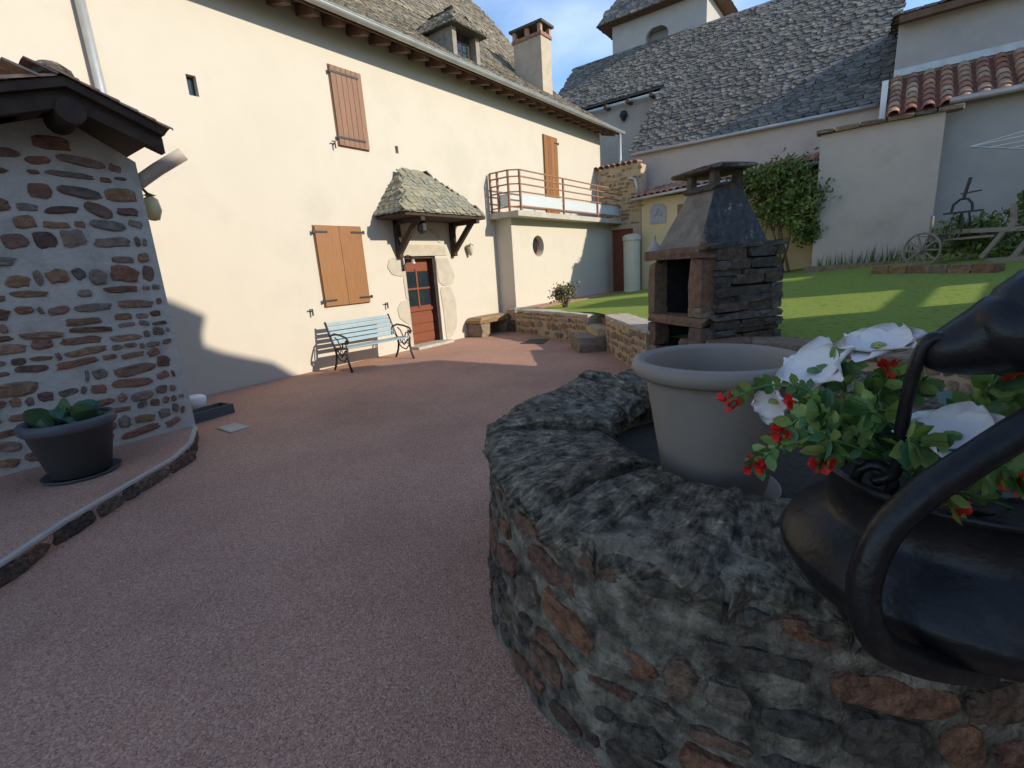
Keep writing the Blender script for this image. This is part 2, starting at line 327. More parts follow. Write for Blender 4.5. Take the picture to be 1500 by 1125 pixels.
def slates(S, U, V, expo, wr, inside=None, thick=1.0):
    out = []; j = 0; v = 0
    while v < V:
        e = expo * R(.85, 1.15); u = R(-.2, 0)
        while u < U:
            wd = R(*wr)
            if -.05 < u + wd / 2 < U + .05 and (inside is None or inside(u + wd / 2, v)):
                p, ux, uy, un = S(u + wd / 2, v + R(-.02, .02)); a = R(-.05, .05)
                ux, uy = Vector(ux), Vector(uy); x2 = ux * math.cos(a) + uy * math.sin(a); y2 = uy * math.cos(a) - ux * math.sin(a)
                out.append(frame(Vector(p) + Vector(un) * .012, x2, y2 + Vector(un) * -.03, un, wd * 1.0, e * 2.0, thick * R(.8, 1.4)))
            u += wd
        v += e
    return out
def holed(mb, mp, u0, u1, v0, v1, holes, depth):
    """wall front with rectangular holes and their reveals; mp(u,v,d)->point"""
    us = sorted({u0, u1, *[h[0] for h in holes], *[h[1] for h in holes]}); vs = sorted({v0, v1, *[h[2] for h in holes], *[h[3] for h in holes]})
    for a, b in zip(us, us[1:]):
        for c, d in zip(vs, vs[1:]):
            if any(h[0] <= (a + b) / 2 <= h[1] and h[2] <= (c + d) / 2 <= h[3] for h in holes): continue
            mb.add([mp(a, c, 0), mp(b, c, 0), mp(b, d, 0), mp(a, d, 0)], [(0, 1, 2, 3)])
    for h in holes:
        q = [(h[0], h[2]), (h[1], h[2]), (h[1], h[3]), (h[0], h[3])]
        for (a, b), (c, d) in zip(q, q[1:] + q[:1]): mb.add([mp(a, b, 0), mp(c, d, 0), mp(c, d, depth), mp(a, b, depth)], [(0, 1, 2, 3)])
        mb.add([mp(a, b, depth) for a, b in q], [(0, 1, 2, 3)])
def leaves(center, rad, n, size, shell=.5, flat=1.0, clumps=14, seed=0):
    rg = random.Random(seed); mb = MB(); cl = []
    for i in range(clumps):
        d = Vector((rg.gauss(0, 1), rg.gauss(0, 1), rg.gauss(0, 1))).normalized() * rg.uniform(shell, 1); cl.append((d, rg.uniform(.22, .42)))
    for i in range(n):
        c, r = rg.choice(cl); q = c + Vector((rg.gauss(0, 1), rg.gauss(0, 1), rg.gauss(0, 1))) * r * .55
        p = Vector((center[0] + q.x * rad[0], center[1] + q.y * rad[1], center[2] + q.z * rad[2]))
        a = Vector((rg.gauss(0, 1), rg.gauss(0, 1), rg.gauss(0, 1) * flat)).normalized(); b = a.orthogonal().normalized(); b.rotate(Matrix.Rotation(rg.uniform(0, 6), 3, a)); c2 = a.cross(b); s = size * rg.uniform(.6, 1.3)
        mb.add([p - b * s * .5, p + c2 * s * .28 + a * s * .05, p + b * s * .5, p - c2 * s * .28 + a * s * .05], [(0, 1, 2), (0, 2, 3)])
    return mb
# ================================================================== SETTING
def LZ(x, y): return .54 + .0095 * max(0, x - 6) * max(0, 6.9 - y)
def onlawn(x, y, dz=0):
    z = .7
    for i in range(60):
        p = onz(x, y, z); z = .5 * z + .5 * (LZ(p[0], p[1]) + dz)
    return p
struct(build('terrain', MB().add([(-200, -200, -.06), (250, -200, -.06), (250, 250, -.06), (-200, 250, -.06)], [(0, 1, 2, 3)]), 'earth'))
struct(build('courtyard', MB().add([(-20, -8, 0), (12, -8, 0), (12, 9, 0), (-20, 9, 0)], [(0, 1, 2, 3)]), 'court'))
XL = [(7.0, 9.95), (5.3, 9.15), (4.5, 8.8), (3.85, 8.2), (2.9, 7.0), (2.35, 6.4), (1.52, 5.95), (.9, 5.85), (.18, 5.45), (-.13, 5.3), (-1.5, 4.7), (-12, 4.7)]
def xl(y):
    for (y1, x1), (y0, x0) in zip(XL, XL[1:]):
        if y0 <= y <= y1: return x0 + (x1 - x0) * (y - y0) / (y1 - y0)
    return XL[0][1] if y > 7 else 4.7
mb = MB(); NX, NY = 60, 70
for j in range(NY + 1):
    y = -12 + 19 * j / NY
    for i in range(NX + 1):
        x = xl(y) + (32 - xl(y)) * (i / NX) ** 1.5; mb.v.append((x, y, LZ(x, y) + .008 * noise.noise((x * 1.5, y * 1.5, 0))))
mb.f = [(j * (NX + 1) + i, j * (NX + 1) + i + 1, (j + 1) * (NX + 1) + i + 1, (j + 1) * (NX + 1) + i) for j in range(NY) for i in range(NX)]
struct(build('lawn', mb, 'turf', smooth=True))
struct(build('terrace_paving', MB().prism([(9.9, 6.95, .3), (16.1, 6.95, .3), (16.1, 7.56, .3), (9.9, 7.56, .3)], (0, 0, .262)), 'court'))
# raised ledge before the shed, with a pale kerb
kp = [onz(0, 862), onz(100, 790), onz(200, 727), onz(260, 690), onz(285, 665), onz(291, 642)]
kp = [(-3.2, 1.4), (-1.2, 2.75)] + [(p[0], p[1]) for p in kp] + [(1.93, 6.4)]
lp = [(x, y, 0) for x, y in kp] + [(1.93, 8.0, 0), (-4, 8.0, 0), (-4, 1.4, 0)]
led = struct(build('ledge', MB().prism(lp, (0, 0, .125)), 'court'))
mb = MB()
for (a, b), (c, d) in zip(kp, kp[1:]):
    t = Vector((c - a, d - b, 0)).normalized(); nn = Vector((t.y, -t.x, 0))
    mb.add([(a + nn.x * .012, b + nn.y * .012, .112), (c + nn.x * .012, d + nn.y * .012, .112), (c + nn.x * .012, d + nn.y * .012, .132), (a + nn.x * .012, b + nn.y * .012, .132),
            (a - nn.x * .028, b - nn.y * .028, .132), (c - nn.x * .028, d - nn.y * .028, .132)], [(0, 1, 2, 3), (3, 2, 5, 4)])
build('edging', mb, 'mortar', led)
Ms = []
for (a, b), (c, d) in zip(kp, kp[1:]):
    Lg = math.hypot(c - a, d - b); t = Vector((c - a, d - b, 0)).normalized(); nn = Vector((t.y, -t.x, 0)); u = 0
    while u < Lg:
        wd = R(.14, .4); Ms.append(frame((a + t.x * (u + wd / 2), b + t.y * (u + wd / 2), .05), t, (0, 0, 1), nn, wd * 1.05, .12, .01)); u += wd
emit('kerb_stone', STONE, 'stone_well', Ms, led)
# ================================================================== HOUSE
FY = 8.05
house = thing('farmhouse', 'long cream rendered farmhouse with stone slate roof and wooden shutters', 'house', (9, FY, 0))
def fac(x, y): return ony(x, y, FY)
dL, dR, dT = 7.10, 8.02, 1.97
mb = MB(); mpf = lambda u, v, d: (u, FY + d, v)
holed(mb, mpf, -4, 16.45, -.05, 6.06, [(dL, dR, .02, dT), (3.49, 3.62, 4.26, 4.53), (7.2, 7.28, 4.0, 4.14)], .3)
for (a, b), (c, d) in zip([(FY, 6.2)] + [(y_, z_ - .04) for y_, z_ in [(8.68, 6.71), (9.75, 7.47), (10.9, 8.55), (12.0, 10.0), (13.9, 12.1)]], [(y_, z_ - .04) for y_, z_ in [(8.68, 6.71), (9.75, 7.47), (10.9, 8.55), (12.0, 10.0), (13.9, 12.1)]]): mb.add([(16.45, a, -.05), (16.45, c, -.05), (16.45, c, d), (16.45, a, b)], [(0, 1, 2, 3)])
wall = build('wall', mb, 'cream', house)
build('slit_pane', MB().box((3.555, FY + .1, 4.395), (.126, .01, .266)), 'glass', house)
prof = [(7.5, 5.9), (8.15, 6.33), (8.68, 6.71), (9.2, 7.08), (9.75, 7.47), (10.3, 7.95), (10.9, 8.55), (11.4, 9.2), (12.0, 10.0), (12.6, 10.75), (13.2, 11.4), (13.9, 12.1)]
arc = [0]
for (a, b), (c, d) in zip(prof, prof[1:]): arc.append(arc[-1] + math.hypot(c - a, d - b))
def hroof(u, v):
    for i in range(len(arc) - 1):
        if v <= arc[i + 1] or i == len(arc) - 2:
            t = (v - arc[i]) / (arc[i + 1] - arc[i]); (a, b), (c, d) = prof[i], prof[i + 1]
            q = Vector((0, c - a, d - b)).normalized(); return (u - 4, a + (c - a) * t, b + (d - b) * t), (1, 0, 0), q, (0, -q.z, q.y)
mb = MB()
for (a, b), (c, d) in zip(prof, prof[1:]): mb.add([(-4, a, b), (16.85, a, b), (16.85, c, d), (-4, c, d)], [(0, 1, 2, 3)])
mb.add([(-4, 7.5, 5.86), (16.85, 7.5, 5.86), (16.85, FY + .02, 6.02), (-4, FY + .02, 6.02)], [(0, 1, 2, 3)])

for (a, b), (c, d) in zip(prof, prof[1:]): mb.add([(16.85, a, b), (16.85, c, d), (16.85, c, d - .14), (16.85, a, b - .14)], [(0, 1, 2, 3)])
roof = build('roof', mb, 'slate_under', house)
emit('slate', SLATE, 'slate_tan', slates(lambda u, v: hroof(u, v), 20.85, arc[-1], .135, (.14, .3)), roof, 300, 'slate_field')
x = 3.5; k = 0
while x < 16.7:
    r = build('rafter_tail', MB().box((x, 7.8, 5.855), (.115, .5, .15), M=Matrix.Rotation(.25, 3, 'X')), 'wood_raft', house); x += .485
mb = MB(); n = 9
vs = [(xx, 7.42 + .075 * math.cos(math.pi + math.pi * k / n), 5.86 + .075 * math.sin(math.pi + math.pi * k / n)) for xx in (-4, 17.0) for k in range(n + 1)]
mb.add(vs, [(k, k + 1, n + 2 + k, n + 1 + k) for k in range(n)]); mb.add(vs, [tuple(range(n + 1))])
mb.tube([(-4, 7.345, 5.86), (17, 7.345, 5.86)], .012, 6)
g = build('gutter', mb, 'zinc', house)
build('fascia_board', MB().box((6.4, 7.53, 5.87), (20.8, .03, .16)), 'wood_raft', house)
build('downpipe', MB().tube([(16.75, 7.44, 5.83), (16.75, 7.44, 4.75), (16.6, 7.4, 4.45), (16.3, 7.1, 4.25), (16.02, 6.75, 4.2), (16.0, 6.6, 4.15), (16.0, 6.5, 3.6)], .045, 10), 'zinc', house, smooth=True)
build('downpipe', MB().tube([(2.43, 7.97, 5.85), (2.43, 7.97, .1)], .055, 12), 'zinc', house, smooth=True)
def planks(par, x0, x1, z0, z1, n, y, th, m):
    wd = (x1 - x0) / n
    for i in range(n): build('board', MB().box((x0 + wd * (i + .5), y, (z0 + z1) / 2), (wd - .008, th, z1 - z0)), m, par)
def hinge(par, x, z, ln, y): build('hinge', MB().box((x + ln / 2, y, z), (abs(ln), .012, .035)).box((x, y, z), (.03, .03, .06)), 'iron', par)
def shutter(label, x0, x1, z0, z1, n, m, hs):
    s = build('shutter', MB().box(((x0 + x1) / 2, FY - .012, (z0 + z1) / 2), (x1 - x0 + .02, .02, z1 - z0 + .03)), m, house); s['label'] = label
    planks(s, x0, x1, z0, z1, n, FY - .037, .03, m)
    for hx, hz, ln in hs: hinge(s, hx, hz, ln, FY - .058)
    return s
shutter('tall faded wooden shutter on the upper floor', 5.86, 6.52, 3.95, 5.25, 6, 'wood_pink', [(5.84, 5.15, .6), (5.84, 4.08, .6)])
shutter('pair of varnished shutters beside the bench', 5.09, 6.07, 1.12, 2.53, 2, 'wood_orange', [(5.05, 2.43, .28), (6.11, 2.43, -.28), (5.05, 1.22, .28), (6.11, 1.22, -.28)])
shutter('narrow wooden balcony door', 12.78, 13.52, 2.98, 5.25, 4, 'wood_orange', [(13.56, 5.1, -.2)])
for px in [(488, 211), (455, 456), (565, 446), (697, 440)]:
    p = fac(*px)
    if px[0] < 690: build('shutter_dog', MB().box((p[0], FY - .03, p[2]), (.02, .06, .02)).box((p[0], FY - .06, p[2] - .02), (.025, .015, .12)).box((p[0] - .03, FY - .06, p[2] + .03), (.06, .012, .02)), 'iron', house)
# front door in its recess
door = build('door', MB().box(((dL + dR) / 2, FY + .22, .99), (dR - dL, .05, 1.94)), 'wood_door', house)
w2 = (dR - dL - .2) / 2
for sx in (0, 1):
    for sz in (0, 1):
        cx = dL + .1 + w2 * (sx + .5) + (.015 if sx else -.015); cz = 1.08 + .4 * sz
        build('pane', MB().box((cx, FY + .185, cz), (w2 - .05, .012, .35)), 'glass', door)
for i in range(3): build('panel_board', MB().box(((dL + dR) / 2, FY + .185, .2 + .2 * i), (dR - dL - .16, .02, .18)), 'wood_door', door)
build('door_rail', MB().box(((dL + dR) / 2, FY + .18, .82), (dR - dL - .02, .05, .07)).box(((dL + dR) / 2, FY + .185, 1.28), (dR - dL - .1, .02, .04)).box(((dL + dR) / 2, FY + .183, 1.28), (.045, .022, .84)), 'wood_door', door)
build('door_handle', MB().box((dL + .08, FY + .17, 1.0), (.03, .05, .12)), 'iron', door)
fr = build('door_frame', MB().box((dR - .03, FY + .12, .99), (.06, .16, 1.95)).box((dL + .02, FY + .12, .99), (.04, .16, 1.95)).box(((dL + dR) / 2, FY + .12, dT - .025), (dR - dL - .11, .16, .05)), 'wood_dark', house)
build('doorstep', MB().box(((dL + dR) / 2, FY - .06, .03), (1.1, .4, .06)), 'concrete', house)
SUR = [[(588, 358), (650, 359), (655, 377), (636, 376), (597, 378), (589, 376)], [(569, 380), (585, 374), (597, 379), (600, 402), (590, 405), (575, 403), (567, 392)], [(590, 406), (600, 403), (604, 438), (595, 439)],
       [(587, 442), (596, 440), (604, 440), (608, 470), (596, 474), (585, 466), (582, 452)], [(597, 475), (608, 471), (613, 506), (599, 508), (596, 490)],
       [(637, 378), (655, 378), (661, 393), (666, 404), (662, 416), (649, 419), (642, 412)], [(644, 421), (660, 420), (668, 444), (669, 478), (662, 493), (654, 497), (650, 460)]]
for poly in SUR:
    pts = []
    q = [fac(*p) for p in poly]
    for a, b in zip(q, q[1:] + q[:1]):
        pts += [a * .88 + b * .12, a * .12 + b * .88]
    cl = lambda xx: xx
    pts = [(min(xx, dL - .004) if 6.9 < xx < 7.4 and zz < dT - .01 and poly is not SUR[0] else (max(xx, dR + .004) if 7.7 < xx < 8.1 and zz < dT - .01 and poly is not SUR[0] else xx), FY - .014, max(zz, dT + .004) if poly is SUR[0] else zz) for xx, yy, zz in pts]
    build('surround_stone', MB().prism(pts, (0, .013, 0)), 'stone_beige', house)
ar = [fac(590, 356), fac(646, 357)]; cxa = (ar[0][0] + ar[1][0]) / 2; ra = (ar[1][0] - ar[0][0]) / 2; zb = ar[0][2] + .01
arcp = [(cxa + ra * math.cos(math.pi * k / 14), FY - .012, zb + .36 * math.sin(math.pi * k / 14)) for k in range(15)]; arci = [(cxa + (ra - .09) * math.cos(math.pi * k / 14), FY - .012, zb + .27 * math.sin(math.pi * k / 14)) for k in range(15)]
mb = MB()
for k in range(14): mb.prism([arcp[k], arcp[k + 1], arci[k + 1], arci[k]], (0, .011, 0))
build('relieving_arch', mb, 'stone_beige', house)
# dormer
DX0, DX1, DY = 9.62, 10.6, 8.38
dm = build('dormer', MB().box(((DX0 + .07), DY + .5, 6.85), (.14, 1.0, .62)).box(((DX1 - .07), DY + .5, 6.85), (.14, 1.0, .62)).box(((DX0 + DX1) / 2, DY + .12, 6.5), (DX1 - DX0 - .29, .2, .12)), 'wood_grey', house)
build('dormer_window', MB().box(((DX0 + DX1) / 2, DY + .2, 6.83), (.62, .03, .56)), 'wood_dark', dm)
for i in range(2):
    for j in range(3): build('pane', MB().box(((DX0 + DX1) / 2 - .13 + .26 * i, DY + .175, 6.67 + .16 * j), (.2, .012, .13)), 'glass', dm)
ez, rz_ = 7.12, 7.72; cx = (DX0 + DX1) / 2
hipf = (cx, DY + .35, rz_); e = [(DX0 - .13, DY - .18, ez), (DX1 + .13, DY - .18, ez), (DX1 + .13, 9.6, ez + .02), (DX0 - .13, 9.6, ez + .02)]; back = (cx, 9.9, rz_)
build('dormer_roof', MB().add([e[0], e[1], e[2], e[3], hipf, back], [(0, 1, 4), (1, 2, 5, 4), (3, 0, 4, 5), (3, 2, 1, 0)]), 'slate_under', dm)
def tri_roof(A, B, T, T2=None, expo=.1, wr=(.1, .2), mg=.045):
    """slates on a triangular or trapezoid face: A-B is the eave, T-T2 the top"""
    A, B, T = Vector(A), Vector(B), Vector(T); T2 = Vector(T2) if T2 is not None else T
    ux = (B - A).normalized(); h = (T - A) - ux * (T - A).dot(ux); uy = h.normalized(); un = ux.cross(uy)
    U, V = (B - A).length, h.length; l0 = (T - A).dot(ux); r0 = (T2 - A).dot(ux)
    ins = lambda u, v: l0 * min(1, v / V + .03) + mg <= u <= U + (r0 - U) * min(1, v / V + .03) - mg
    return slates(lambda u, v: (A + ux * u + uy * v, ux, uy, un), U, V - .1, expo, wr, ins, .8)
Ms = tri_roof(e[0], e[1], hipf) + tri_roof(e[1], e[2], hipf, back) + tri_roof(e[3], e[0], back, hipf)
emit('slate', SLATE, 'slate_tan', Ms, dm, 60)
# chimney
ch = build('chimney', MB().box((14.8, 9.55, 7.6), (.58, 1.05, 2.0)), 'chimney', house)
build('chimney_band', MB().box((14.8, 9.55, 8.63), (.66, 1.13, .09)), 'tile', ch)
mb = MB()
for dx in (-.25, .25):
    for dy in (-.48, 0, .48): mb.box((14.8 + dx, 9.55 + dy, 8.79), (.1, .12, .24))
build('chimney_pier', mb, 'tile', ch)
build('chimney_cap', MB().box((14.8, 9.55, 8.94), (.74, 1.25, .07)), 'slate_under', ch)
# annex with round window, under the balcony
AYf = 7.54
mb = MB(); r0 = .29; ox, oz = 11.5, 2.13; mpa = lambda u, v, d: (u, AYf + d, v)
us = [10.3, ox - r0, ox + r0, 16.1]; zs = [.3, oz - r0, oz + r0, 2.84]
for i in range(3):
    for j in range(3):
        if (i, j) != (1, 1): mb.add([mpa(us[i], zs[j], 0), mpa(us[i + 1], zs[j], 0), mpa(us[i + 1], zs[j + 1], 0), mpa(us[i], zs[j + 1], 0)], [(0, 1, 2, 3)])
N = 32; cir = [(math.cos(2 * math.pi * k / N), math.sin(2 * math.pi * k / N)) for k in range(N)]; sq = [(c / max(abs(c), abs(s)), s / max(abs(c), abs(s))) for c, s in cir]
for k in range(N):
    a, b = k, (k + 1) % N
    mb.add([mpa(ox + sq[a][0] * r0, oz + sq[a][1] * r0, 0), mpa(ox + sq[b][0] * r0, oz + sq[b][1] * r0, 0), mpa(ox + cir[b][0] * (r0 - .01), oz + cir[b][1] * (r0 - .01), 0), mpa(ox + cir[a][0] * (r0 - .01), oz + cir[a][1] * (r0 - .01), 0)], [(0, 1, 2, 3)])
    mb.add([mpa(ox + cir[a][0] * (r0 - .01), oz + cir[a][1] * (r0 - .01), 0), mpa(ox + cir[b][0] * (r0 - .01), oz + cir[b][1] * (r0 - .01), 0), mpa(ox + cir[b][0] * (r0 - .03), oz + cir[b][1] * (r0 - .03), .2), mpa(ox + cir[a][0] * (r0 - .03), oz + cir[a][1] * (r0 - .03), .2)], [(0, 1, 2, 3)])
mb.add([(10.3, AYf, .3), (10.3, FY, .3), (10.3, FY, 2.84), (10.3, AYf, 2.84)], [(0, 1, 2, 3)])
an = build('annex_wall', mb, 'cream', house)
rw = build('round_window', MB().lathe([(0, 0), (.27, 0), (.27, .03), (.2, .03), (.2, .015), (0, .015)], 28), 'wood_door', house, local=True); rw.location = (ox - 9, AYf + .19 - FY, oz); rw.rotation_euler = (math.pi / 2, 0, 0)
build('pane', MB().lathe([(0, .0), (.2, .0), (.2, .018), (0, .018)], 24), 'glass', rw, local=True)
# balcony
bal = build('balcony', MB().box((13.35, 7.62, 2.885), (6.55, .96, .13)), 'concrete', house)
BX0, BX1, BYf = 10.12, 16.55, 7.2
posts = [(BX0, 7.98), (BX0, 7.75), (BX0, BYf + .22), (BX0 + .18, BYf)] + [(BX0 + .18 + 2.08 * i, BYf) for i in range(1, 4)]
for px, py in posts: build('post', MB().box((px, py, 3.42), (.045, .045, .96)), 'rail', bal)
for z in (3.06, 3.4, 3.58, 3.75, 3.9):
    build('rail', MB().bar((BX0, 7.98, z), (BX0, BYf + .2, z), .03).bar((BX0, BYf + .2, z), (BX0 + .2, BYf, z), .03).bar((BX0 + .2, BYf, z), (BX1, BYf, z), .03), 'rail', bal)
for i in range(3): build('frosted_panel', MB().box((BX0 + .18 + 2.08 * (i + .5), BYf + .03, 3.23), (2.0, .012, .28)), 'frost', bal)
build('frosted_panel', MB().box((BX0 + .03, 7.6, 3.23), (.012, .36, .28)), 'frost', bal)
# door canopy
cL, cR, cF, cz = 6.45, 9.35, 7.05, 2.72
q0 = onx(592.6, 308.6, cL); cF = float(q0[1]); cz = float(q0[2]); cR = float(ony(714, 316, cF)[0])
can = build('door_canopy', MB().box(((cL + cR) / 2, (cF + FY) / 2, cz - .035), (cR - cL - .08, FY - cF - .06, .05)), 'wood_dark', house)
tL, tR, tz = 7.25, 7.85, 3.72
A_, B_, C_, D_ = (cL, FY, cz), (cL, cF, cz), (cR, cF, cz), (cR, FY, cz); T1, T2 = (tL, FY - .03, tz), (tR, FY - .03, tz)
build('canopy_deck', MB().add([A_, B_, C_, D_, T1, T2], [(0, 1, 4), (1, 2, 5, 4), (2, 3, 5)]), 'slate_green', can)
Ms = tri_roof(A_, B_, T1, None, .105, (.1, .2)) + tri_roof(B_, C_, T1, T2, .105, (.1, .22)) + tri_roof(C_, D_, T2, None, .105, (.1, .2))
emit('slate', SLATE, 'slate_green', Ms, can, 300)
for bx in (6.95, 8.6):
    build('bracket', MB().box((bx, FY - .06, 2.32), (.1, .11, .75)).bar((bx, FY - .08, 2.05), (bx, cF + .2, cz - .07), .1, .09, (1, 0, 0)).box((bx, (FY + cF) / 2, cz - .1), (.1, FY - cF - .1, .09)), 'wood_dark', can)
# ================================================================== wall fittings
p = ony(617, 322, 7.5); t = thing('hanging_lantern', 'black iron lantern hanging under the slate door canopy', 'lantern', (p[0], 7.5, 2.42))
build('cage', MB().lathe([(.02, .32), (.09, .25), (.1, .1), (.06, .04), (0, .03)], 6, (p[0], 7.5, 2.34)), 'iron', t)
build('hook', MB().tube([(p[0], 7.5, 2.6), (p[0], 7.5, cz - .04)], .01, 6), 'iron', t)
p = fac(588, 385); t = thing('door_bell', 'wrought iron bell bracket on the wall left of the front door', 'bell', (p[0], FY, p[2]))
build('bracket', MB().box((p[0], FY - .02, p[2]), (.05, .02, .34)).tube([(p[0], FY - .03, p[2] + .1), (p[0] + .06, FY - .15, p[2] + .14), (p[0] + .1, FY - .26, p[2] + .1)], .012, 6).tube([(p[0], FY - .03, p[2] - .08), (p[0] + .04, FY - .14, p[2] + .02), (p[0] + .1, FY - .24, p[2] + .1)], .01, 6), 'iron', t)
build('bell', MB().lathe([(0, .1), (.03, .09), (.045, .03), (.07, 0), (.06, 0)], 12, (p[0] + .1, FY - .25, p[2] - .04)), 'zinc', t, smooth=True)
p = fac(685, 367); t = thing('wall_vase', 'small terracotta cone vase fixed to the cream wall', 'vase', (p[0], FY, p[2]))
build('cone', MB().lathe([(.0, -.13), (.03, -.12), (.1, .08), (.09, .08), (0, .06)], 12, (p[0], FY - .09, p[2])), 'stone_beige', t, smooth=True)
build('sprig', leaves((p[0], FY - .1, p[2] + .12), (.1, .07, .05), 50, .05, seed=4), 'leaf_olive', t)
# ================================================================== SHED
SY = 5.87
shed = thing('stone_shed', 'rubble stone shed with dark timber verge and tiled roof', 'shed', (1, SY, .12))
sx1 = 1.93; rdx, rdz = 1.42, 3.12
def top(x): return rdz - abs(x - rdx) * (.62 if x > rdx else .36)
gp = [(-2.5, .1), (sx1, .1), (sx1, top(sx1)), (rdx, rdz), (-2.5, top(-2.5))]
mb = MB().prism([(x, SY, z) for x, z in gp], (0, 2.1, 0)); sw = build('wall', mb, 'mortar', shed)
def shed_in(u, v, a, b):
    x, z = -1.4 + u, .14 + v; return x + a < sx1 - .03 and z + b < top(x) - .12
Ms = rubble(lambda u, v: ((-1.4 + u, SY, .14 + v), (1, 0, 0), (0, 0, 1), (0, -1, 0)), 3.35, 2.9, (.07, .2), .09, .4, .017, .95, .018, shed_in)
emit('stone', STONE, 'stone_red', Ms, sw, 300)
yf = 5.42
def rl(x, dz): return (rdz + .12 + dz) - abs(x - rdx) * (.42 if x > rdx else .33)
xs = [-2.6, rdx, 2.06]
sr = build('roof', MB().prism([(x, yf, rl(x, 0)) for x in xs] + [(x, yf, rl(x, .07)) for x in reversed(xs)], (0, 2.55, 0)), 'wood_dark', shed)
build('verge_beam', MB().prism([(x, yf + .06, rl(x, -.14)) for x in xs] + [(x, yf + .06, rl(x, -.005)) for x in reversed(xs)], (0, .1, 0)), 'wood_dark', sr)
build('ridge_beam', MB().tube([(rdx, yf + .02, rdz - .06), (rdx, SY + .3, rdz - .06)], .1, 12), 'wood_dark', sr)
mb_ = []
for j in range(13):
    for k in range(8): x_ = 2.13 - .125 * k; mb_.append(frame((x_, yf + .08 + .2 * j, rl(x_, .075)), (0, 1, 0), (-1, 0, .42), (.42, 0, 1), .22, .2, .1))
    for k in range(11): x_ = -2.0 + .3 * k; mb_.append(frame((x_, yf + .08 + .2 * j, rl(x_, .075)), (0, 1, 0), (1, 0, .33), (-.33, 0, 1), .22, .4, .1))
emit('tile', TILE, 'tile', mb_, sr, 120)
build('ridge_cap', MB().lathe([(0, .13), (.08, .115), (.14, .07), (.16, 0)], 12, (rdx - .02, yf + .22, rl(rdx, .1))), 'mortar_dark', sr, smooth=True)
build('gutter_pipe', MB().tube([(1.86, 6.0, 2.56), (1.98, 5.96, 2.66), (2.12, 5.9, 2.77), (2.34, 5.8, 2.92)], .062, 12), 'pvc', shed, smooth=True)
p = (2.06, 6.1, 2.42); t = thing('wall_lamp', 'amber glass lantern on the side of the stone shed', 'lamp', (1.93, 6.1, 2.42))
build('shade', MB().lathe([(.02, .12), (.07, .08), (.085, -.03), (.05, -.12), (0, -.13)], 10, p), 'lampglass', t, smooth=True)
build('arm', MB().tube([(1.92, 6.1, 2.58), (2.0, 6.1, 2.62), (2.06, 6.1, 2.54)], .015, 6).lathe([(0, .03), (.06, 0), (0, 0)], 8, (2.06, 6.1, 2.54)), 'iron', t)
# ================================================================== courtyard things
def planter(name, label, c, r0, r1, h, m, rimh=.09, saucer=True, fill=.1):
    t = thing(name, label, 'flower pot', c)
    z0 = .025 if saucer else 0
    pr = [(0, z0), (r0, z0), (r0 + (r1 - r0) * .8, z0 + h - rimh), (r1 - .005, z0 + h - rimh), (r1 + .012, z0 + h - rimh * .75), (r1 + .015, z0 + h - .02), (r1, z0 + h), (r1 - .03, z0 + h - .004), (r1 - .04, z0 + h - .05), (r0 + (r1 - r0) * .6, z0 + h - fill)]
    build('body', MB().lathe([(a, b + c[2]) for a, b in pr], 48, (c[0], c[1], 0)), m, t, smooth=True)
    if saucer: build('saucer', MB().lathe([(0, .006), (r0 * 1.15, .006), (r0 * 1.3, .03), (r0 * 1.33, .03), (r0 * 1.2, 0), (0, 0)], 40, c), m, t, smooth=True)
    build('soil', MB().lathe([(0, h - fill + .03 + c[2]), (r0 + (r1 - r0) * .72, h - fill + .02 + c[2])], 24, (c[0], c[1], 0)), 'soil', t)
    return t
pc = onz(122, 693, .128); lp_ = planter('planter', 'dark grey round planter with leafy plant by the stone shed', (pc[0], pc[1], .126), .2, .30, .47, 'pot_grey')
t = thing('leafy_plant', 'small blue-green leafy plant growing in the dark grey planter', 'plant', (pc[0], pc[1], .53))
rg = random.Random(5)
for i in range(30):
    a = rg.uniform(0, 6.28); ln = rg.uniform(.15, .3); tilt = rg.uniform(.1, 1.0); d = Vector((math.cos(a) * math.sin(tilt), math.sin(a) * math.sin(tilt), math.cos(tilt))); s_ = Vector((-math.sin(a), math.cos(a), 0))
    b0 = Vector((pc[0] + rg.uniform(-.16, .16), pc[1] + rg.uniform(-.13, .13), .53)); mb = MB(); cv = rg.uniform(.1, .45)
    for k in range(7):
        t_ = k / 6; c_ = b0 + d * ln * t_ - Vector((0, 0, cv * ln * t_ * t_)) ; wv = ln * .26 * math.sin(math.pi * min(1, .08 + t_ * .92)) ** .8 + .002
        mb.v += [tuple(c_ - s_ * wv + Vector((0, 0, wv * .35))), tuple(c_), tuple(c_ + s_ * wv + Vector((0, 0, wv * .35)))]
    mb.f = [(3 * k + j, 3 * k + j + 1, 3 * k + j + 4, 3 * k + j + 3) for k in range(6) for j in range(2)]
    build('leaf', mb, 'leaf_teal', t, fix=False, smooth=True)
p = onz(303, 612); t = thing('plastic_tray', 'dark grey rectangular trough on the ground behind the shed corner', 'trough', (p[0], p[1], 0), .15)
mb = MB(); holed(mb, lambda u, v, d: (u, v, .12 - d), -.28, .28, -.14, .14, [(-.25, .25, -.11, .11)], .09); mb.box((0, 0, .058), (.56, .28, .115)); mb.f.pop(-5)
build('tray', mb, 'pot_grey', t, local=True)
p = onz(290, 598); tag(build('white_box', MB().lathe([(0, 0), (.12, 0), (.14, .14), (.1, .17), (0, .17)], 20, (p[0], p[1] + .05, 0)), 'white', smooth=True), 'white plastic tub beside the grey trough', 'tub')
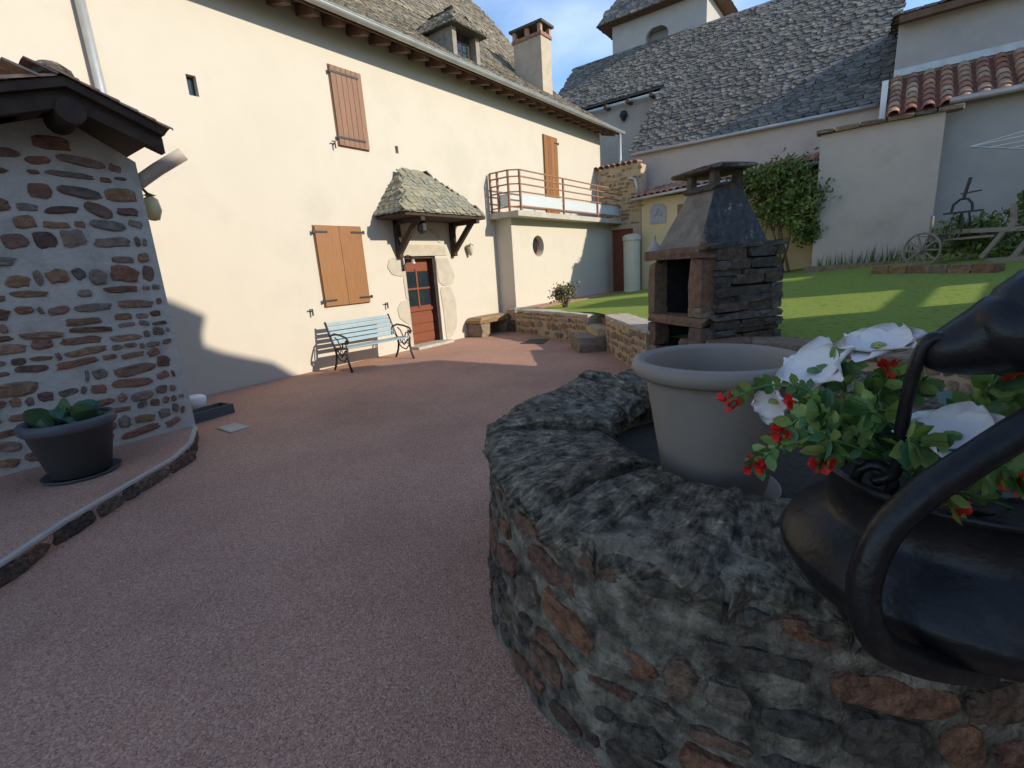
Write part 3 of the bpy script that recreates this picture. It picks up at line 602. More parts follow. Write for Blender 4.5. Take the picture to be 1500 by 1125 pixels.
q = [onz(318, 628), onz(345, 621), onz(366, 626), onz(338, 635)]; tag(build('drain_cover', MB().prism([(a[0], a[1], .002) for a in q], (0, 0, .012)), 'concrete'), 'small square concrete drain cover in the gravel', 'drain cover')
q = [onz(762, 504), onz(778, 497), onz(805, 497), onz(796, 504)]; tag(build('manhole_cover', MB().prism([(a[0], a[1], .002) for a in q], (0, 0, .01)), 'slate_under'), 'dark flat manhole cover before the low stone wall', 'manhole cover')
# garden bench, local x along its length, y to the wall
p0, p1 = onz(508, 549), onz(597, 527); bc = (5.55, 7.42, 0)
bench = thing('garden_bench', 'pale blue slatted bench with black cast iron ends', 'bench', bc, -.05)
BL = 1.36
for i in range(4): build('seat_slat', MB().box((0, -.2 + .115 * i, .42 - .008 * i), (BL, .095, .025)), 'wood_blue', bench, local=True)
for i in range(5):
    z = .5 + .078 * i; build('back_slat', MB().box((0, .2 + .035 * i, z), (BL, .022, .066), M=Matrix.Rotation(-.4, 3, 'X')), 'wood_blue', bench, local=True)
for s in (-1, 1):
    x = s * BL / 2; mb = MB()
    mb.tube([(x, -.3, .0), (x, -.24, .14), (x, -.22, .3), (x, -.25, .41), (x, -.1, .41), (x, .14, .40), (x, .2, .5), (x, .3, .72), (x, .36, .86)], .02, 8)
    mb.tube([(x, .26, .0), (x, .16, .15), (x, .12, .28), (x, .14, .4)], .02, 8)
    mb.tube([(x, .25, .62), (x, .1, .66), (x, -.1, .64), (x, -.26, .6), (x, -.31, .54), (x, -.27, .5), (x, -.23, .55)], .018, 8)
    mb.tube([(x, -.24, .42), (x, -.2, .52), (x, -.13, .5), (x, -.1, .43)], .012, 6); mb.tube([(x, -.05, .42), (x, .02, .55), (x, .1, .6)], .012, 6)
    mb.tube([(x, -.22, .28), (x, -.1, .18), (x, .02, .2), (x, .12, .28)], .012, 6); mb.tube([(x, -.2, .38), (x, -.05, .26), (x, .1, .38)], .012, 6)
    for k in range(3): mb.tube([(x, -.17 + .12 * k + .04 * math.cos(a * .7), .33 + .04 * math.sin(a * .7)) for a in range(10)], .008, 5)
    build('bench_end', mb, 'iron', bench, local=True, smooth=True)
# stone seat against the wall
t = thing('stone_bench', 'low stone slab seat on two blocks against the cream wall', 'stone bench', (9.3, 7.75, 0))
inst('seat_slab', withmat(BLOCK[:1], 'stone_ochre')[0], frame((9.45, 7.78, .40), (1, .0, 0), (0, 1, 0), (0, 0, 1), 1.3, .5, .15), t)
for xx, wd in ((9.02, .34), (9.95, .22)): inst('support_block', withmat(BLOCK[1:2], 'stone_ochre')[0], frame((xx, 7.78, .16), (1, 0, 0), (0, 1, 0), (0, 0, 1), wd, .46, .34), t)
o = inst('boulder', withmat(BLOCK[2:3], 'stone_well')[0], frame((10.15, 7.5, .2), (1, .1, 0), (0, 1, 0), (0, 0, 1), .5, .5, .5), None); tag(o, 'rough grey boulder between stone seat and garden wall', 'boulder')
# ================================================================== RETAINING WALL
rw_ = thing('retaining_wall', 'low ochre rubble wall holding up the lawn', 'garden wall', (8, 4, 0))
def strip(path, thick, zt, mname, stones, rows=(.07, .2), wr=(.06, .22), caps=True):
    Mst, Mcap = [], []
    mb = MB()
    for (a, b, za), (c, d, zc) in zip(path, path[1:]):
        t = Vector((c - a, d - b, 0)); Lg = t.length; t.normalize(); nn = Vector((-t.y, t.x, 0))
        if nn.x > 0: nn = -nn
        i = -nn * thick
        mb.prism([(a, b, 0), (c, d, 0), (c + i.x, d + i.y, 0), (a + i.x, b + i.y, 0)], (0, 0, min(za, zc) - .03))
        Mst += rubble(lambda u, v: ((a + t.x * u, b + t.y * u, v), t, (0, 0, 1), nn), Lg, min(za, zc) - .05, rows, *wr, .008, .97, .016)
        u = 0
        while u < Lg and caps:
            wd = R(.25, .5); z = za + (zc - za) * u / Lg
            for k in range(2):
                Mcap.append(frame((a + t.x * (u + wd / 2) + i.x * (.22 + .5 * k), b + t.y * (u + wd / 2) + i.y * (.22 + .5 * k), z - .02), t, i.normalized(), (0, 0, 1), wd * 1.02, thick * .56, .07))
            u += wd
    return mb, Mst, Mcap
pa = [(10.25, 7.53, .57), (9.78, 7.2, .57), (9.0, 5.3, .57), (8.62, 4.55, .56)]; pb = [(7.95, 3.85, .64), (6.75, 2.88, .64), (6.2, 2.42, .66)]
pcx = [(5.5, 1.46, .62), (5.6, .9, .62), (5.25, .18, .62), (5.05, -.13, .62), (4.4, -1.6, .64), (4.4, -4, .66)]
for nm, path in (('far', pa), ('near', pb), ('side', pcx)):
    mb, ms, mc = strip(path, .4, .6, None, True)
    seg = build('wall_core', mb, 'mortar_warm', rw_)
    emit('stone', STONE, 'stone_ochre' if nm != 'side' else 'stone_rust', ms, seg, 140)
    emit('cap_stone', BLOCK, 'stone_beige' if nm != 'side' else 'stone_rust', mc, seg, 80)
t = thing('garden_steps', 'rough stone steps in the gap of the low garden wall', 'steps', (8.3, 4.2, 0))
for (x, y, z, a, b, c, rz) in ((8.02, 4.28, .13, .75, .5, .28, .75), (8.4, 4.15, .27, .8, .45, .26, .75), (8.65, 3.95, .42, .85, .4, .2, .75)):
    inst('step_stone', withmat(BLOCK[3:4], 'stone_ochre')[0], frame((x, y, z), (math.cos(rz), math.sin(rz), 0), (-math.sin(rz), math.cos(rz), 0), (0, 0, 1), a, b, c), t)
p = onz(828, 451, .56); t = thing('dry_shrub', 'small twiggy olive shrub beside the annex wall', 'shrub', (p[0], p[1], .55))
mb = MB()
for i in range(26):
    a = R(0, 6.28); q = (p[0] + math.cos(a) * R(.1, .4), p[1] + math.sin(a) * R(.1, .35), .55 + R(.25, .62)); mb.tube([(p[0] + R(-.06, .06), p[1] + R(-.06, .06), .54), ((p[0] + q[0]) / 2, (p[1] + q[1]) / 2, .8), q], [.012, .008, .003], 5)
build('stem', mb, 'bark', t)
build('foliage', leaves((p[0], p[1], .9), (.46, .4, .34), 1100, .075, .3, seed=8), 'leaf_olive', t)
# ================================================================== BARBECUE  (local x into the body, y along the front)
NB = onz(1030, 500, .62); bq = thing('stone_barbecue', 'tall stone barbecue with slate hood and sooty fire opening', 'barbecue', (NB[0], NB[1], 0), math.atan2(-.574, .819))
def bl(name, c, d, m, k=None): return inst_l(name, withmat([BLOCK[k if k is not None else random.randrange(10)]], m)[0], c, d)
def inst_l(name, me, c, d):
    o = bpy.data.objects.new(name, me); COL.objects.link(o); o.parent = bq; o.matrix_basis = Matrix.Translation(c) @ Matrix.Diagonal((d[0], d[1], d[2], 1)); return o
core = MB().box((.53, .09, .8), (.94, .14, 1.6)).box((.53, .93, .8), (.94, .1, 1.6)).box((.95, .5, .8), (.12, .9, 1.6)).box((.5, .5, .82), (.9, .9, .06)).box((.5, .5, 1.61), (.9, .9, .05))
build('firebox', core, 'soot', bq, local=True)
bl('pillar_stone', (.05, .93, 1.2), (.2, .15, .66), 'stone_rust', 0); bl('pillar_stone', (.05, .06, 1.26), (.2, .12, .58), 'stone_rust', 1); bl('pillar_stone', (.06, .17, 1.24), (.2, .1, .6), 'stone_rust', 2)
bl('pillar_stone', (.05, .1, .94), (.22, .22, .11), 'stone_rust', 4); bl('pillar_stone', (.06, .95, .92), (.2, .16, .1), 'stone_rust', 5)
for zc, hh in ((.62, .3), (.3, .34), (.06, .14)): bl('pillar_stone', (.06, .1, zc), (.22, .22, hh), 'stone_rust'); bl('pillar_stone', (.06, .93, zc), (.22, .17, hh), 'stone_rust')
bl('hearth_slab', (.06, .5, .83), (.26, 1.08, .11), 'stone_rust', 3); bl('mantel_stone', (.05, .52, 1.6), (.26, 1.1, .13), 'stone_rust', 4)
zc = .55
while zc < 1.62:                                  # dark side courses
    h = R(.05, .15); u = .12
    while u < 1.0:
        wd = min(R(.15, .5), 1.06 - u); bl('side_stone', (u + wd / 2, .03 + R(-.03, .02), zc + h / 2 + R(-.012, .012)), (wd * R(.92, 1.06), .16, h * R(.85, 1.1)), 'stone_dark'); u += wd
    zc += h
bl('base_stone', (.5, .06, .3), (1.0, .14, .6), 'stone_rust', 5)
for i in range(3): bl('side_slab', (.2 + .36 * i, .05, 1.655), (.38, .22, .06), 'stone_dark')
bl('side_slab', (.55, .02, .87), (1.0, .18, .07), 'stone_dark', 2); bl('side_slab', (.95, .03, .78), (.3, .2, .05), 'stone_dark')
h0, h1 = [(.02, .12), (.98, .12), (.98, .9), (.02, .9)], [(.33, .28), (.72, .28), (.72, .72), (.33, .72)]
mb = MB()
mb.add([(x, y, 1.66) for x, y in h0] + [(x, y, 2.28) for x, y in h1], [(0, 1, 5, 4), (1, 2, 6, 5), (2, 3, 7, 6), (3, 0, 4, 7), (4, 5, 6, 7)])
build('hood', mb, 'hood', bq, local=True)
build('hood_slate', MB().add([(x, y - .012, z) for x, y, z in ((.03, .12, 1.665), (.97, .12, 1.665), (.715, .28, 2.275), (.335, .28, 2.275))] + [(x, y + .01, z) for x, y, z in ((.03, .12, 1.665), (.97, .12, 1.665), (.715, .28, 2.275), (.335, .28, 2.275))], [(0, 1, 2, 3), (0, 4, 5, 1), (1, 5, 6, 2), (2, 6, 7, 3), (3, 7, 4, 0)]), 'slate_lichen', bq, local=True)
bl('hood_collar', (.52, .5, 2.31), (.48, .52, .08), 'stone_dark', 1)
for x, y in ((.36, .31), (.68, .31), (.36, .7), (.68, .7)): bl('cap_pier', (x, y, 2.41), (.09, .09, .16), 'stone_dark')
bl('cap_slab', (.5, .58, 2.5), (.6, .66, .05), 'stone_dark', 6); bl('cap_slab', (.55, .3, 2.515), (.55, .35, .045), 'stone_dark', 7)
build('finial', MB().lathe([(0, 1.86), (.015, 1.84), (.018, 1.77), (.04, 1.75), (.1, 1.66), (.09, 1.64), (0, 1.64)], 10, (.03, .97, 0)), 'greyrender', bq, local=True, smooth=True)
build('finial', MB().lathe([(0, 1.8), (.03, 1.78), (.02, 1.74), (.045, 1.7), (.03, 1.66), (0, 1.64)], 8, (.02, .07, 0)), 'stone_rust', bq, local=True, smooth=True)
A_v = Vector((.574, .819, 0)); B_v = Vector((.819, -.574, 0)); lg = Vector((NB[0], NB[1], 0)) + A_v * .4 + B_v * .12
tag(build('log', MB().lathe([(0, 0), (.115, 0), (.11, .3), (.118, .56), (.09, .6), (0, .6)], 14, (lg.x, lg.y, 0)), 'bark', smooth=False), 'short upright log in the niche under the barbecue', 'log')
# ================================================================== END WALL, LEAN-TO, CHURCH
ew = thing('stone_end_wall', 'tall rubble wall with tiled coping and brown door beyond the balcony', 'wall', (16.3, 7, .5))
XW = 16.1
zt1 = 4.62
mb = MB(); holed(mb, lambda u, v, d: (XW + d, 8.05 - u, v), 0, 1.6, .4, zt1, [(.55, 1.32, .5, 2.64)], .12)
mb.add([(XW, 6.45, .4), (XW + .5, 6.45, .4), (XW + .5, 6.45, zt1), (XW, 6.45, zt1)], [(0, 1, 2, 3)]).add([(XW, 8.05, zt1), (XW, 6.45, zt1), (XW + .5, 6.45, zt1), (XW + .5, 8.05, zt1)], [(0, 1, 2, 3)])
core = build('wall_core', mb, 'mortar_warm', ew)
Ms = rubble(lambda u, v: ((XW, 8.0 - u, 2.75 + v), (0, -1, 0), (0, 0, 1), (-1, 0, 0)), 1.55, 1.85, (.09, .18), .14, .4, .03, .85, .02)
emit('stone', STONE, 'stone_ochre', Ms, core, 200)
build('door', MB().box((XW + .09, 7.115, 1.57), (.04, .77, 2.14)), 'wood_door', ew)
emit('tile', TILE, 'tile', [frame((XW - .12 + .0, 8.0 - .2 * i, zt1 + .02), (0, 1, 0), (1, 0, .3), (0, 0, 1), .2, .45, .2) for i in range(8)], ew)
cw = onx(925, 430, 15.75); t = thing('water_cistern', 'cream ribbed plastic water tank beside the brown door', 'water tank', (15.72, 6.62, .56))
prf = [(0, .56), (.29, .56), (.29, .6)] + [(.27, .62)] + [(.27, 2.2)] + [(.3, 2.24), (.3, 2.36), (.2, 2.42), (0, 2.44)]
mb = MB().lathe(prf, 36, (15.72, 6.62, 0)); 
for i, v in enumerate(mb.v):
    k = i % 36
    if abs(v[2] - .62) < .01 or abs(v[2] - 2.2) < .01: f_ = 1 - (.05 if k % 2 else 0); mb.v[i] = (15.72 + (v[0] - 15.72) * f_, 6.62 + (v[1] - 6.62) * f_, v[2])
build('tank', mb, 'cistern', t)
lt = thing('yellow_outhouse', 'yellow lean-to outhouse with clay tile roof against the church', 'outhouse', (16.3, 4, .6))
ly0, ly1 = 1.45, 6.43
build('wall', MB().box((XW + .45, (ly0 + ly1) / 2, 2.0), (.9, ly1 - ly0, 3.0)), 'yellow', lt)
ez0, ez1 = 3.5, 3.76
def eave_z(y): return ez0 + (ez1 - ez0) * (6.65 - y) / 5.3
build('roof_deck', MB().add([(15.82, 6.65, ez0 + .0), (15.82, 1.3, ez1 + .0), (17.0, 1.3, ez1 + .36), (17.0, 6.65, ez0 + .36)] + [(15.82, 6.65, ez0 - .05), (15.82, 1.3, ez1 - .05), (17.0, 1.3, ez1 + .31), (17.0, 6.65, ez0 + .31)], [(0, 1, 2, 3), (7, 6, 5, 4), (0, 4, 5, 1), (1, 5, 6, 2), (3, 2, 6, 7), (0, 3, 7, 4)]), 'tile_dark', lt)
Ms = []; y = 6.58
while y > 1.32:
    for j in range(4): Ms.append(frame((15.78 + .29 * j, y, eave_z(y) + .01 + .088 * j), (0, 1, 0), (1, 0, .3), (-.3, 0, 1), .19, .36, .19))
    y -= .205
emit('tile', TILE, 'tile', Ms, lt, 150)
build('gutter', MB().tube([(15.76, 6.68, ez0 - .02), (15.76, 1.28, ez1 - .02)], .05, 8), 'zinc', lt, smooth=True)
pp = onx(964, 313, XW); build('plaque', MB().prism([(XW - .03, pp[1] + a, pp[2] + b) for a, b in ((-.26, -.3), (.26, -.3), (.27, .15), (.15, .3), (-.15, .3), (-.27, .15))], (.03, 0, 0)), 'plaque', lt)
for a, b, s in ((-.08, 0, .09), (.09, .02, .1), (0, .12, .07)): build('relief_figure', MB().lathe([(0, .05), (s * .6, .035), (s, 0)], 10), 'plaque', lt, local=True).matrix_basis = Matrix.Translation((XW - .03 - 16.3, pp[1] + a - 4, pp[2] + b - .6)) @ Matrix.Rotation(-math.pi / 2, 4, 'Y')
p0 = onx(993, 310, XW); sh = build('shutter', MB().box((XW - .012, p0[1] - .35, p0[2] - .25), (.02, .72, .92)), 'wood_pink', lt)
for i in range(5): build('board', MB().box((XW - .035, p0[1] - .35 - .28 + .14 * i, p0[2] - .25), (.025, .132, .9)), 'wood_pink', sh)
# church
cx0 = 17.0; S = .9; ezc = 5.2
chu = thing('stone_church', 'grey stone slate roofed church with square bell tower', 'church', (20, 5, .5))
mb = MB().box((18.5, 3.6, 2.7), (3.0, 6.9, 4.98)); build('aisle_wall', mb, 'pink', chu)
build('nave_wall', MB().box((22.7, 5.3, 4.0), (5.0, 14.0, 7.7)), 'pink', chu)
rx, rz2 = 23.1, ezc + S * 6.1
def cplane(x): return ezc + S * (x - cx0)
cr = build('roof', MB().add([(16.9, 7.1, cplane(16.9)), (16.9, .2, cplane(16.9)), (20, .2, cplane(20)), (20, 7.1, cplane(20))], [(0, 1, 2, 3)])
           .add([(19.95, 12.5, cplane(19.95)), (19.95, .2, cplane(19.95)), (rx, .2, rz2), (rx, 12.5, rz2)], [(0, 1, 2, 3)])
           .add([(rx, 12.5, rz2), (rx, .2, rz2), (26.3, .2, cplane(19.95)), (26.3, 12.5, cplane(19.95))], [(0, 1, 2, 3)])
           .add([(19.95, 12.3, 7.8), (26.3, 12.3, 7.8), (rx, 12.3, rz2)], [(0, 1, 2)]).add([(16.95, 7.0, 5.1), (20, 7.0, 5.1), (20, 7.0, cplane(20) - .04)], [(0, 1, 2)])
           .add([(16.95, .3, 5.1), (26, .3, 5.1), (26, .3, 8), (rx, .3, rz2 - .05)], [(0, 1, 2, 3)]), 'slate_under', chu)
q = Vector((1, 0, S)).normalized(); nq = Vector((-q.z, 0, q.x))
def cs(u, v): return (16.88 + q.x * v, 12.5 - u, cplane(16.88) + q.z * v), (0, -1, 0), q, nq
Vt = 6.22 * math.hypot(1, S); vs_ = 3.1 * math.hypot(1, S)
Ms = slates(cs, 12.35, Vt, .17, (.16, .36), lambda u, v: (u > 5.35 or v > vs_ - .02), 1.6)
emit('slate', SLATE, 'slate_grey', Ms, cr, 300, 'slate_field')
build('gutter', MB().tube([(16.86, 7.1, ezc - .12), (16.86, .35, ezc - .14)], .055, 8), 'zinc', chu, smooth=True)
build('gutter', MB().tube([(19.85, 12.4, cplane(19.85) - .08), (19.85, 7.15, cplane(19.85) - .08), (19.8, 7.1, 7.3)], .055, 8), 'zinc', chu, smooth=True)
for i in range(5): build('rafter_tail', MB().box((19.95, 11.3 - .95 * i, 7.68), (.4, .14, .14)), 'wood_raft', chu)
lp2 = onx(915, 170, 20.15); build('floodlight', MB().lathe([(0, .2), (.12, .15), (.16, 0), (.06, -.2), (0, -.22)], 10, (20.05, lp2[1], lp2[2])), 'iron', chu)
TX = 23.3; ty0, ty1 = 6.5, 10.65; wz = onx(962, 50, TX)
mb = MB(); holed(mb, lambda u, v, d: (TX + d, ty1 - u, v), 0, ty1 - ty0, 8.5, 12.2, [(ty1 - wz[1] - .5, ty1 - wz[1] + .5, 10.3, 11.35)], .5)
mb.add([(TX, ty0, 8.5), (27.4, ty0, 8.5), (27.4, ty0, 12.2), (TX, ty0, 12.2)], [(0, 1, 2, 3)]).add([(TX, ty1, 8.5), (27.4, ty1, 8.5), (27.4, ty1, 12.2), (TX, ty1, 12.2)], [(0, 1, 2, 3)])
tw = build('tower', mb, 'greyrender', chu)
mb = MB()
yc, zc_ = wz[1], 11.0                                 # arched head of the belfry opening
for k in range(12):
    a, b = math.pi * k / 12, math.pi * (k + 1) / 12
    P_ = lambda an, r: (TX - .01, yc + r * math.cos(an), zc_ + (r if r < .6 else r) * math.sin(an))
    o1 = [(TX - .004, yc + .5 * math.cos(a), zc_ + .38 * math.sin(a)), (TX - .004, yc + .5 * math.cos(b), zc_ + .38 * math.sin(b)), (TX - .004, yc + .52 * math.cos(b), 11.37), (TX - .004, yc + .52 * math.cos(a), 11.37)]
    mb.prism(o1, (.2, 0, 0))
build('arch_head', mb, 'greyrender', tw)
build('louvre', MB().box((TX + .07, yc, 10.56), (.06, .98, .48)), 'white', tw)
E_ = .55; te = [(TX - E_, ty1 + E_, 11.95), (TX - E_, ty0 - E_, 11.95), (27.4 + E_, ty0 - E_, 11.95), (27.4 + E_, ty1 + E_, 11.95)]; ap = ((TX + 27.4) / 2, (ty0 + ty1) / 2, 16)
tr = build('tower_roof', MB().add(te + [ap], [(0, 1, 4), (1, 2, 4), (2, 3, 4), (3, 0, 4), (3, 2, 1, 0)]), 'wood_raft', tw)
Ms = tri_roof(te[0], te[1], ap, None, .2, (.2, .4)) + tri_roof(te[1], te[2], ap, None, .2, (.2, .4)) + tri_roof(te[3], te[0], ap, None, .2, (.2, .4))
emit('slate', SLATE, 'slate_grey', Ms, chu, 60, 'slate_field')
# projecting wall with stone coping
bw = thing('garden_screen_wall', 'tall grey-pink rendered wall with stone coping beside the vine', 'wall', (15.5, .25, .9))
build('wall', MB().prism([(15.0, 1.4, .7), (15.0, -.9, .7), (15.0, -.9, 4.28), (15.0, 1.4, 4.24)], (1.9, 0, 0)), 'pink', bw)
y = 1.5
while y > -.9:
    wd = R(.3, .55); inst('coping_stone', withmat([random.choice(BLOCK)], 'stone_rust')[0], frame((15.05, y - wd / 2, 4.30), (0, 1, 0), (1, 0, 0), (0, 0, 1), wd, .4, .09), bw); y -= wd
ld = thing('tiled_outbuilding', 'grey outbuilding with clay canal tile roof and upper wall', 'outbuilding', (16.5, -3, .9))
LX = 15.55
build('wall', MB().box((LX + 1.0, -4.9, 2.6), (2.0, 8.0, 4.0)), 'greyrender', ld)
build('upper_wall', MB().box((18.2, -4.9, 4.4), (2.4, 10.0, 5.1)), 'greyrender', ld)
def tz(x): return 4.47 + .68 * (x - 15.35)
build('roof_deck', MB().add([(15.3, .15, tz(15.3)), (15.3, -8.9, tz(15.3)), (17.0, -8.9, tz(17.0)), (17.0, .15, tz(17.0))], [(0, 1, 2, 3)]).add([(15.3, .15, tz(15.3)), (17, .15, tz(17)), (17, .15, 4.3), (15.3, .15, 4.3)], [(0, 1, 2, 3)]), 'tile_dark', ld)
Ms = []; y = .02
while y > -6:
    for j in range(7): Ms.append(frame((15.27 + .24 * j, y, tz(15.27 + .24 * j) + .01), (0, 1, 0), (1, 0, .62), (-.62, 0, 1), .25, .37, .26))
    y -= .31
emit('tile', TILE, 'tile', Ms, ld, 200)
build('gutter', MB().tube([(15.26, -.95, 4.5), (15.26, -9, 4.5)], .07, 8), 'zinc', ld, smooth=True)
build('flashing', MB().box((16.97, -4.4, 5.72), (.06, 9, .16)), 'zinc', ld)
build('upper_roof', MB().prism([(16.6, .1, 6.75), (19.4, .1, 7.2), (19.4, .1, 7.32), (16.6, .1, 6.9)], (0, -10, 0)), 'wood_raft', ld)
Ms = slates(lambda u, v: ((16.58 + .987 * v, .12 - u, 6.92 + .158 * v), (0, -1, 0), (.987, 0, .158), (-.158, 0, .987)), 6, 2.8, .17, (.2, .4), None, 1.5)
emit('slate', SLATE, 'slate_grey', Ms, ld, 60, 'slate_field')
build('cheek', MB().box((16.3, .24, 4.9), (.9, .12, .9)), 'white', ld)
# ================================================================== lawn things
V0 = onlawn(1160, 398); vx, vy = 15.3, 2.25
vine = thing('climbing_vine', 'leafy vine shrub trained against the yellow outhouse wall', 'shrub', (vx, vy, LZ(vx, vy)))
mb = MB(); z0 = LZ(vx, vy) - .05; rg = random.Random(3)
for i in range(9):
    a = (vx + rg.uniform(-.1, .1), vy + rg.uniform(-.35, .35), z0); b = (vx - rg.uniform(0, .3), vy + rg.uniform(-1.0, 1.1), z0 + rg.uniform(1.2, 1.8))
    m_ = tuple((p + q) / 2 + rg.uniform(-.15, .15) for p, q in zip(a, b)); mb.tube([a, m_, b], [.04, .03, .015], 6)
build('stem', mb, 'bark', vine, smooth=True)
cn = MB()
for i, (dy, dz, ry, rzz) in enumerate(((.75, 2.0, .75, .75), (-.15, 1.9, .8, .85), (-.75, 1.75, .65, .85), (.3, 2.45, .9, .35), (1.15, 1.5, .4, .5), (-.7, 1.2, .45, .5))):
    k = leaves((vx - .2, vy + dy, z0 + dz + .12), (.5, ry, rzz), 1700, .13, .45, clumps=22, seed=20 + i); cn.add(k.v, k.f)
build('crown', cn, 'leaf', vine, fix=False)
# strip of iris leaves and stone edging at the foot of the wall
t = tag(build('flower_bed_edging', MB().prism([(14.35, 1.5, .85), (14.55, 1.5, .85), (14.3, -1.1, .9), (14.1, -1.1, .9)], (0, 0, .28)), 'stone_rust'), 'rough stone edging of the bed below the screen wall', 'edging')
rg = random.Random(9)
for gy in (1.1, .75, .4, .05, -.25, -.55):
    gx = 14.72; z0 = LZ(gx, gy); mb = MB()
    for i in range(16):
        a = rg.uniform(0, 6.28); ln = rg.uniform(.25, .5); b0 = Vector((gx + rg.uniform(-.1, .1), gy + rg.uniform(-.15, .15), z0)); tp = b0 + Vector((math.cos(a) * .12, math.sin(a) * .12, ln)); s = Vector((-math.sin(a), math.cos(a), 0)) * .018
        mb.add([b0 - s, b0 + s, tp], [(0, 1, 2)])
    tag(build('iris_clump', mb, 'leaf', fix=False), 'clump of upright iris leaves below the screen wall', 'plant', 'iris clumps below the screen wall')
e0 = onlawn(1283, 400); e1 = onlawn(1465, 398); t = thing('stone_edging', 'row of rusty stones laid on the lawn before the old plough', 'edging', (e0[0], e0[1], LZ(e0[0], e0[1])))
n_ = 6
for i in range(n_):
    f0 = (i + .5) / n_; x, y = e0[0] + (e1[0] - e0[0]) * f0, e0[1] + (e1[1] - e0[1]) * f0; inst('stone', withmat([BLOCK[i]], 'stone_rust')[0], frame((x, y, LZ(x, y) + .05), (e1[0] - e0[0], e1[1] - e0[1], 0), (e0[1] - e1[1], e1[0] - e0[0], 0), (0, 0, 1), .36, .28, .18), t)
# old wooden plough: local x along the beam
g0 = onlawn(1347, 391); gx, gy = g0[0], g0[1]; gz = LZ(gx, gy); e1p = onlawn(1490, 386); ang = math.atan2(e1p[1] - gy, e1p[0] - gx)
pl = thing('wooden_plough', 'old weathered wooden plough with spoked iron wheel', 'plough', (gx, gy, gz), ang)
wr = .33
wh = build('wheel', MB().tube([(wr * math.cos(a * math.pi / 16), 0, wr + wr * math.sin(a * math.pi / 16)) for a in range(33)], .022, 8, False), 'wood_grey', pl, local=True, smooth=True)
for k in range(10): a = k * math.pi / 5; build('spoke', MB().bar((0, 0, wr), (wr * .97 * math.cos(a), 0, wr + wr * .97 * math.sin(a)), .028, .022, (0, 1, 0)), 'wood_grey', wh, local=True)
build('hub', MB().tube([(0, -.12, wr), (0, .12, wr)], .05, 10), 'wood_grey', wh, local=True)
wh2 = bpy.data.objects.new('wheel', wh.data); COL.objects.link(wh2); wh2.parent = pl; wh2.location = (.15, .75, 0)
for ch_ in list(wh.children):
    c = ch_.copy(); COL.objects.link(c); c.parent = wh2
build('axle', MB().bar((0, 0, wr), (.15, .75, wr), .06), 'wood_grey', pl, local=True)
build('beam', MB().bar((.05, .3, .66), (1.6, .3, .6), .09, .08).bar((.2, .3, .5), (1.0, .3, .52), .04), 'wood_grey', pl, local=True)
build('headstock', MB().box((.1, .3, .55), (.08, .5, .12)).box((-.05, .3, .78), (.04, .05, .42)), 'wood_grey', pl, local=True)
build('regulator', MB().bar((.3, .15, .62), (.38, .2, 1.0), .025).bar((.55, .15, .62), (.5, .2, 1.0), .025).bar((.3, .45, .62), (.38, .4, 1.0), .025).bar((.55, .45, .62), (.5, .4, 1.0), .025).box((.45, .3, 1.0), (.62, .06, .035))
      .tube([(.26, .3, 1.02), (.28, .3, 1.15), (.38, .3, 1.24), (.5, .3, 1.24), (.58, .3, 1.15), (.6, .3, 1.02)], .022, 6).bar((.43, .3, 1.24), (.5, .3, 1.62), .04).bar((.38, .3, 1.34), (.7, .3, 1.36), .025), 'iron', pl, local=True)
build('frame', MB().bar((1.15, .3, .62), (.85, .3, .12), .07).bar((1.6, .3, .62), (1.3, .3, .08), .08).bar((.95, .3, .05), (2.1, .3, .1), .1, .12).bar((1.25, .3, .66), (1.2, .3, 1.05), .07).bar((1.55, .3, .64), (1.55, .3, 1.15), .08).bar((1.35, .3, 1.18), (2.4, .3, 1.12), .07, .12).bar((1.5, .3, .62), (2.6, .3, .62), .09, .08).bar((2.1, .3, .1), (2.2, .3, .62), .09).bar((1.2, .3, .6), (2.3, .3, .75), .04), 'wood_grey', pl, local=True)
p = onlawn(1440, 385); tag(build('lavender_bush', leaves((13.6, -1.6, LZ(13.6, -1.6) + .45), (.5, .9, .5), 1600, .12, .3, seed=31), 'leaf', fix=False), 'low green bush behind the old plough', 'bush')
tag(build('cactus_bush', leaves((14.4, -2.45, LZ(14.4, -2.4) + .75), (.4, .5, .75), 900, .16, .3, seed=33), 'leaf', fix=False), 'taller sparse bush against the grey outbuilding wall', 'bush')
# rotary clothes line
cp = (12.6, -3.0); zt = 3.05; t = thing('clothes_line', 'white corded rotary clothes line in front of the outbuilding', 'clothes line', (cp[0], cp[1], LZ(*cp)))
build('pole', MB().tube([(cp[0], cp[1], LZ(*cp) - .05), (cp[0], cp[1], zt + .5)], .025, 8), 'zinc', t)
tips = []
for k in range(4):
    a = math.pi / 2 * k + 2.35 - .55; tp = (cp[0] + 1.95 * math.cos(a), cp[1] + 1.95 * math.sin(a), zt + .05); tips.append(Vector(tp)); build('arm', MB().tube([(cp[0], cp[1], zt - .35), tp], .014, 6), 'zinc', t)
hub = Vector((cp[0], cp[1], zt + .45))
for k in range(4):
    a, b = tips[k], tips[(k + 1) % 4]; c0 = Vector((cp[0], cp[1], zt - .35))
    for j in range(6): f0 = 1 - j * .13; build('cord', MB().tube([c0 + (a - c0) * f0, c0 + (b - c0) * f0], .006, 4), 'wire', t)
    build('stay', MB().tube([hub, a], .006, 4), 'wire', t)
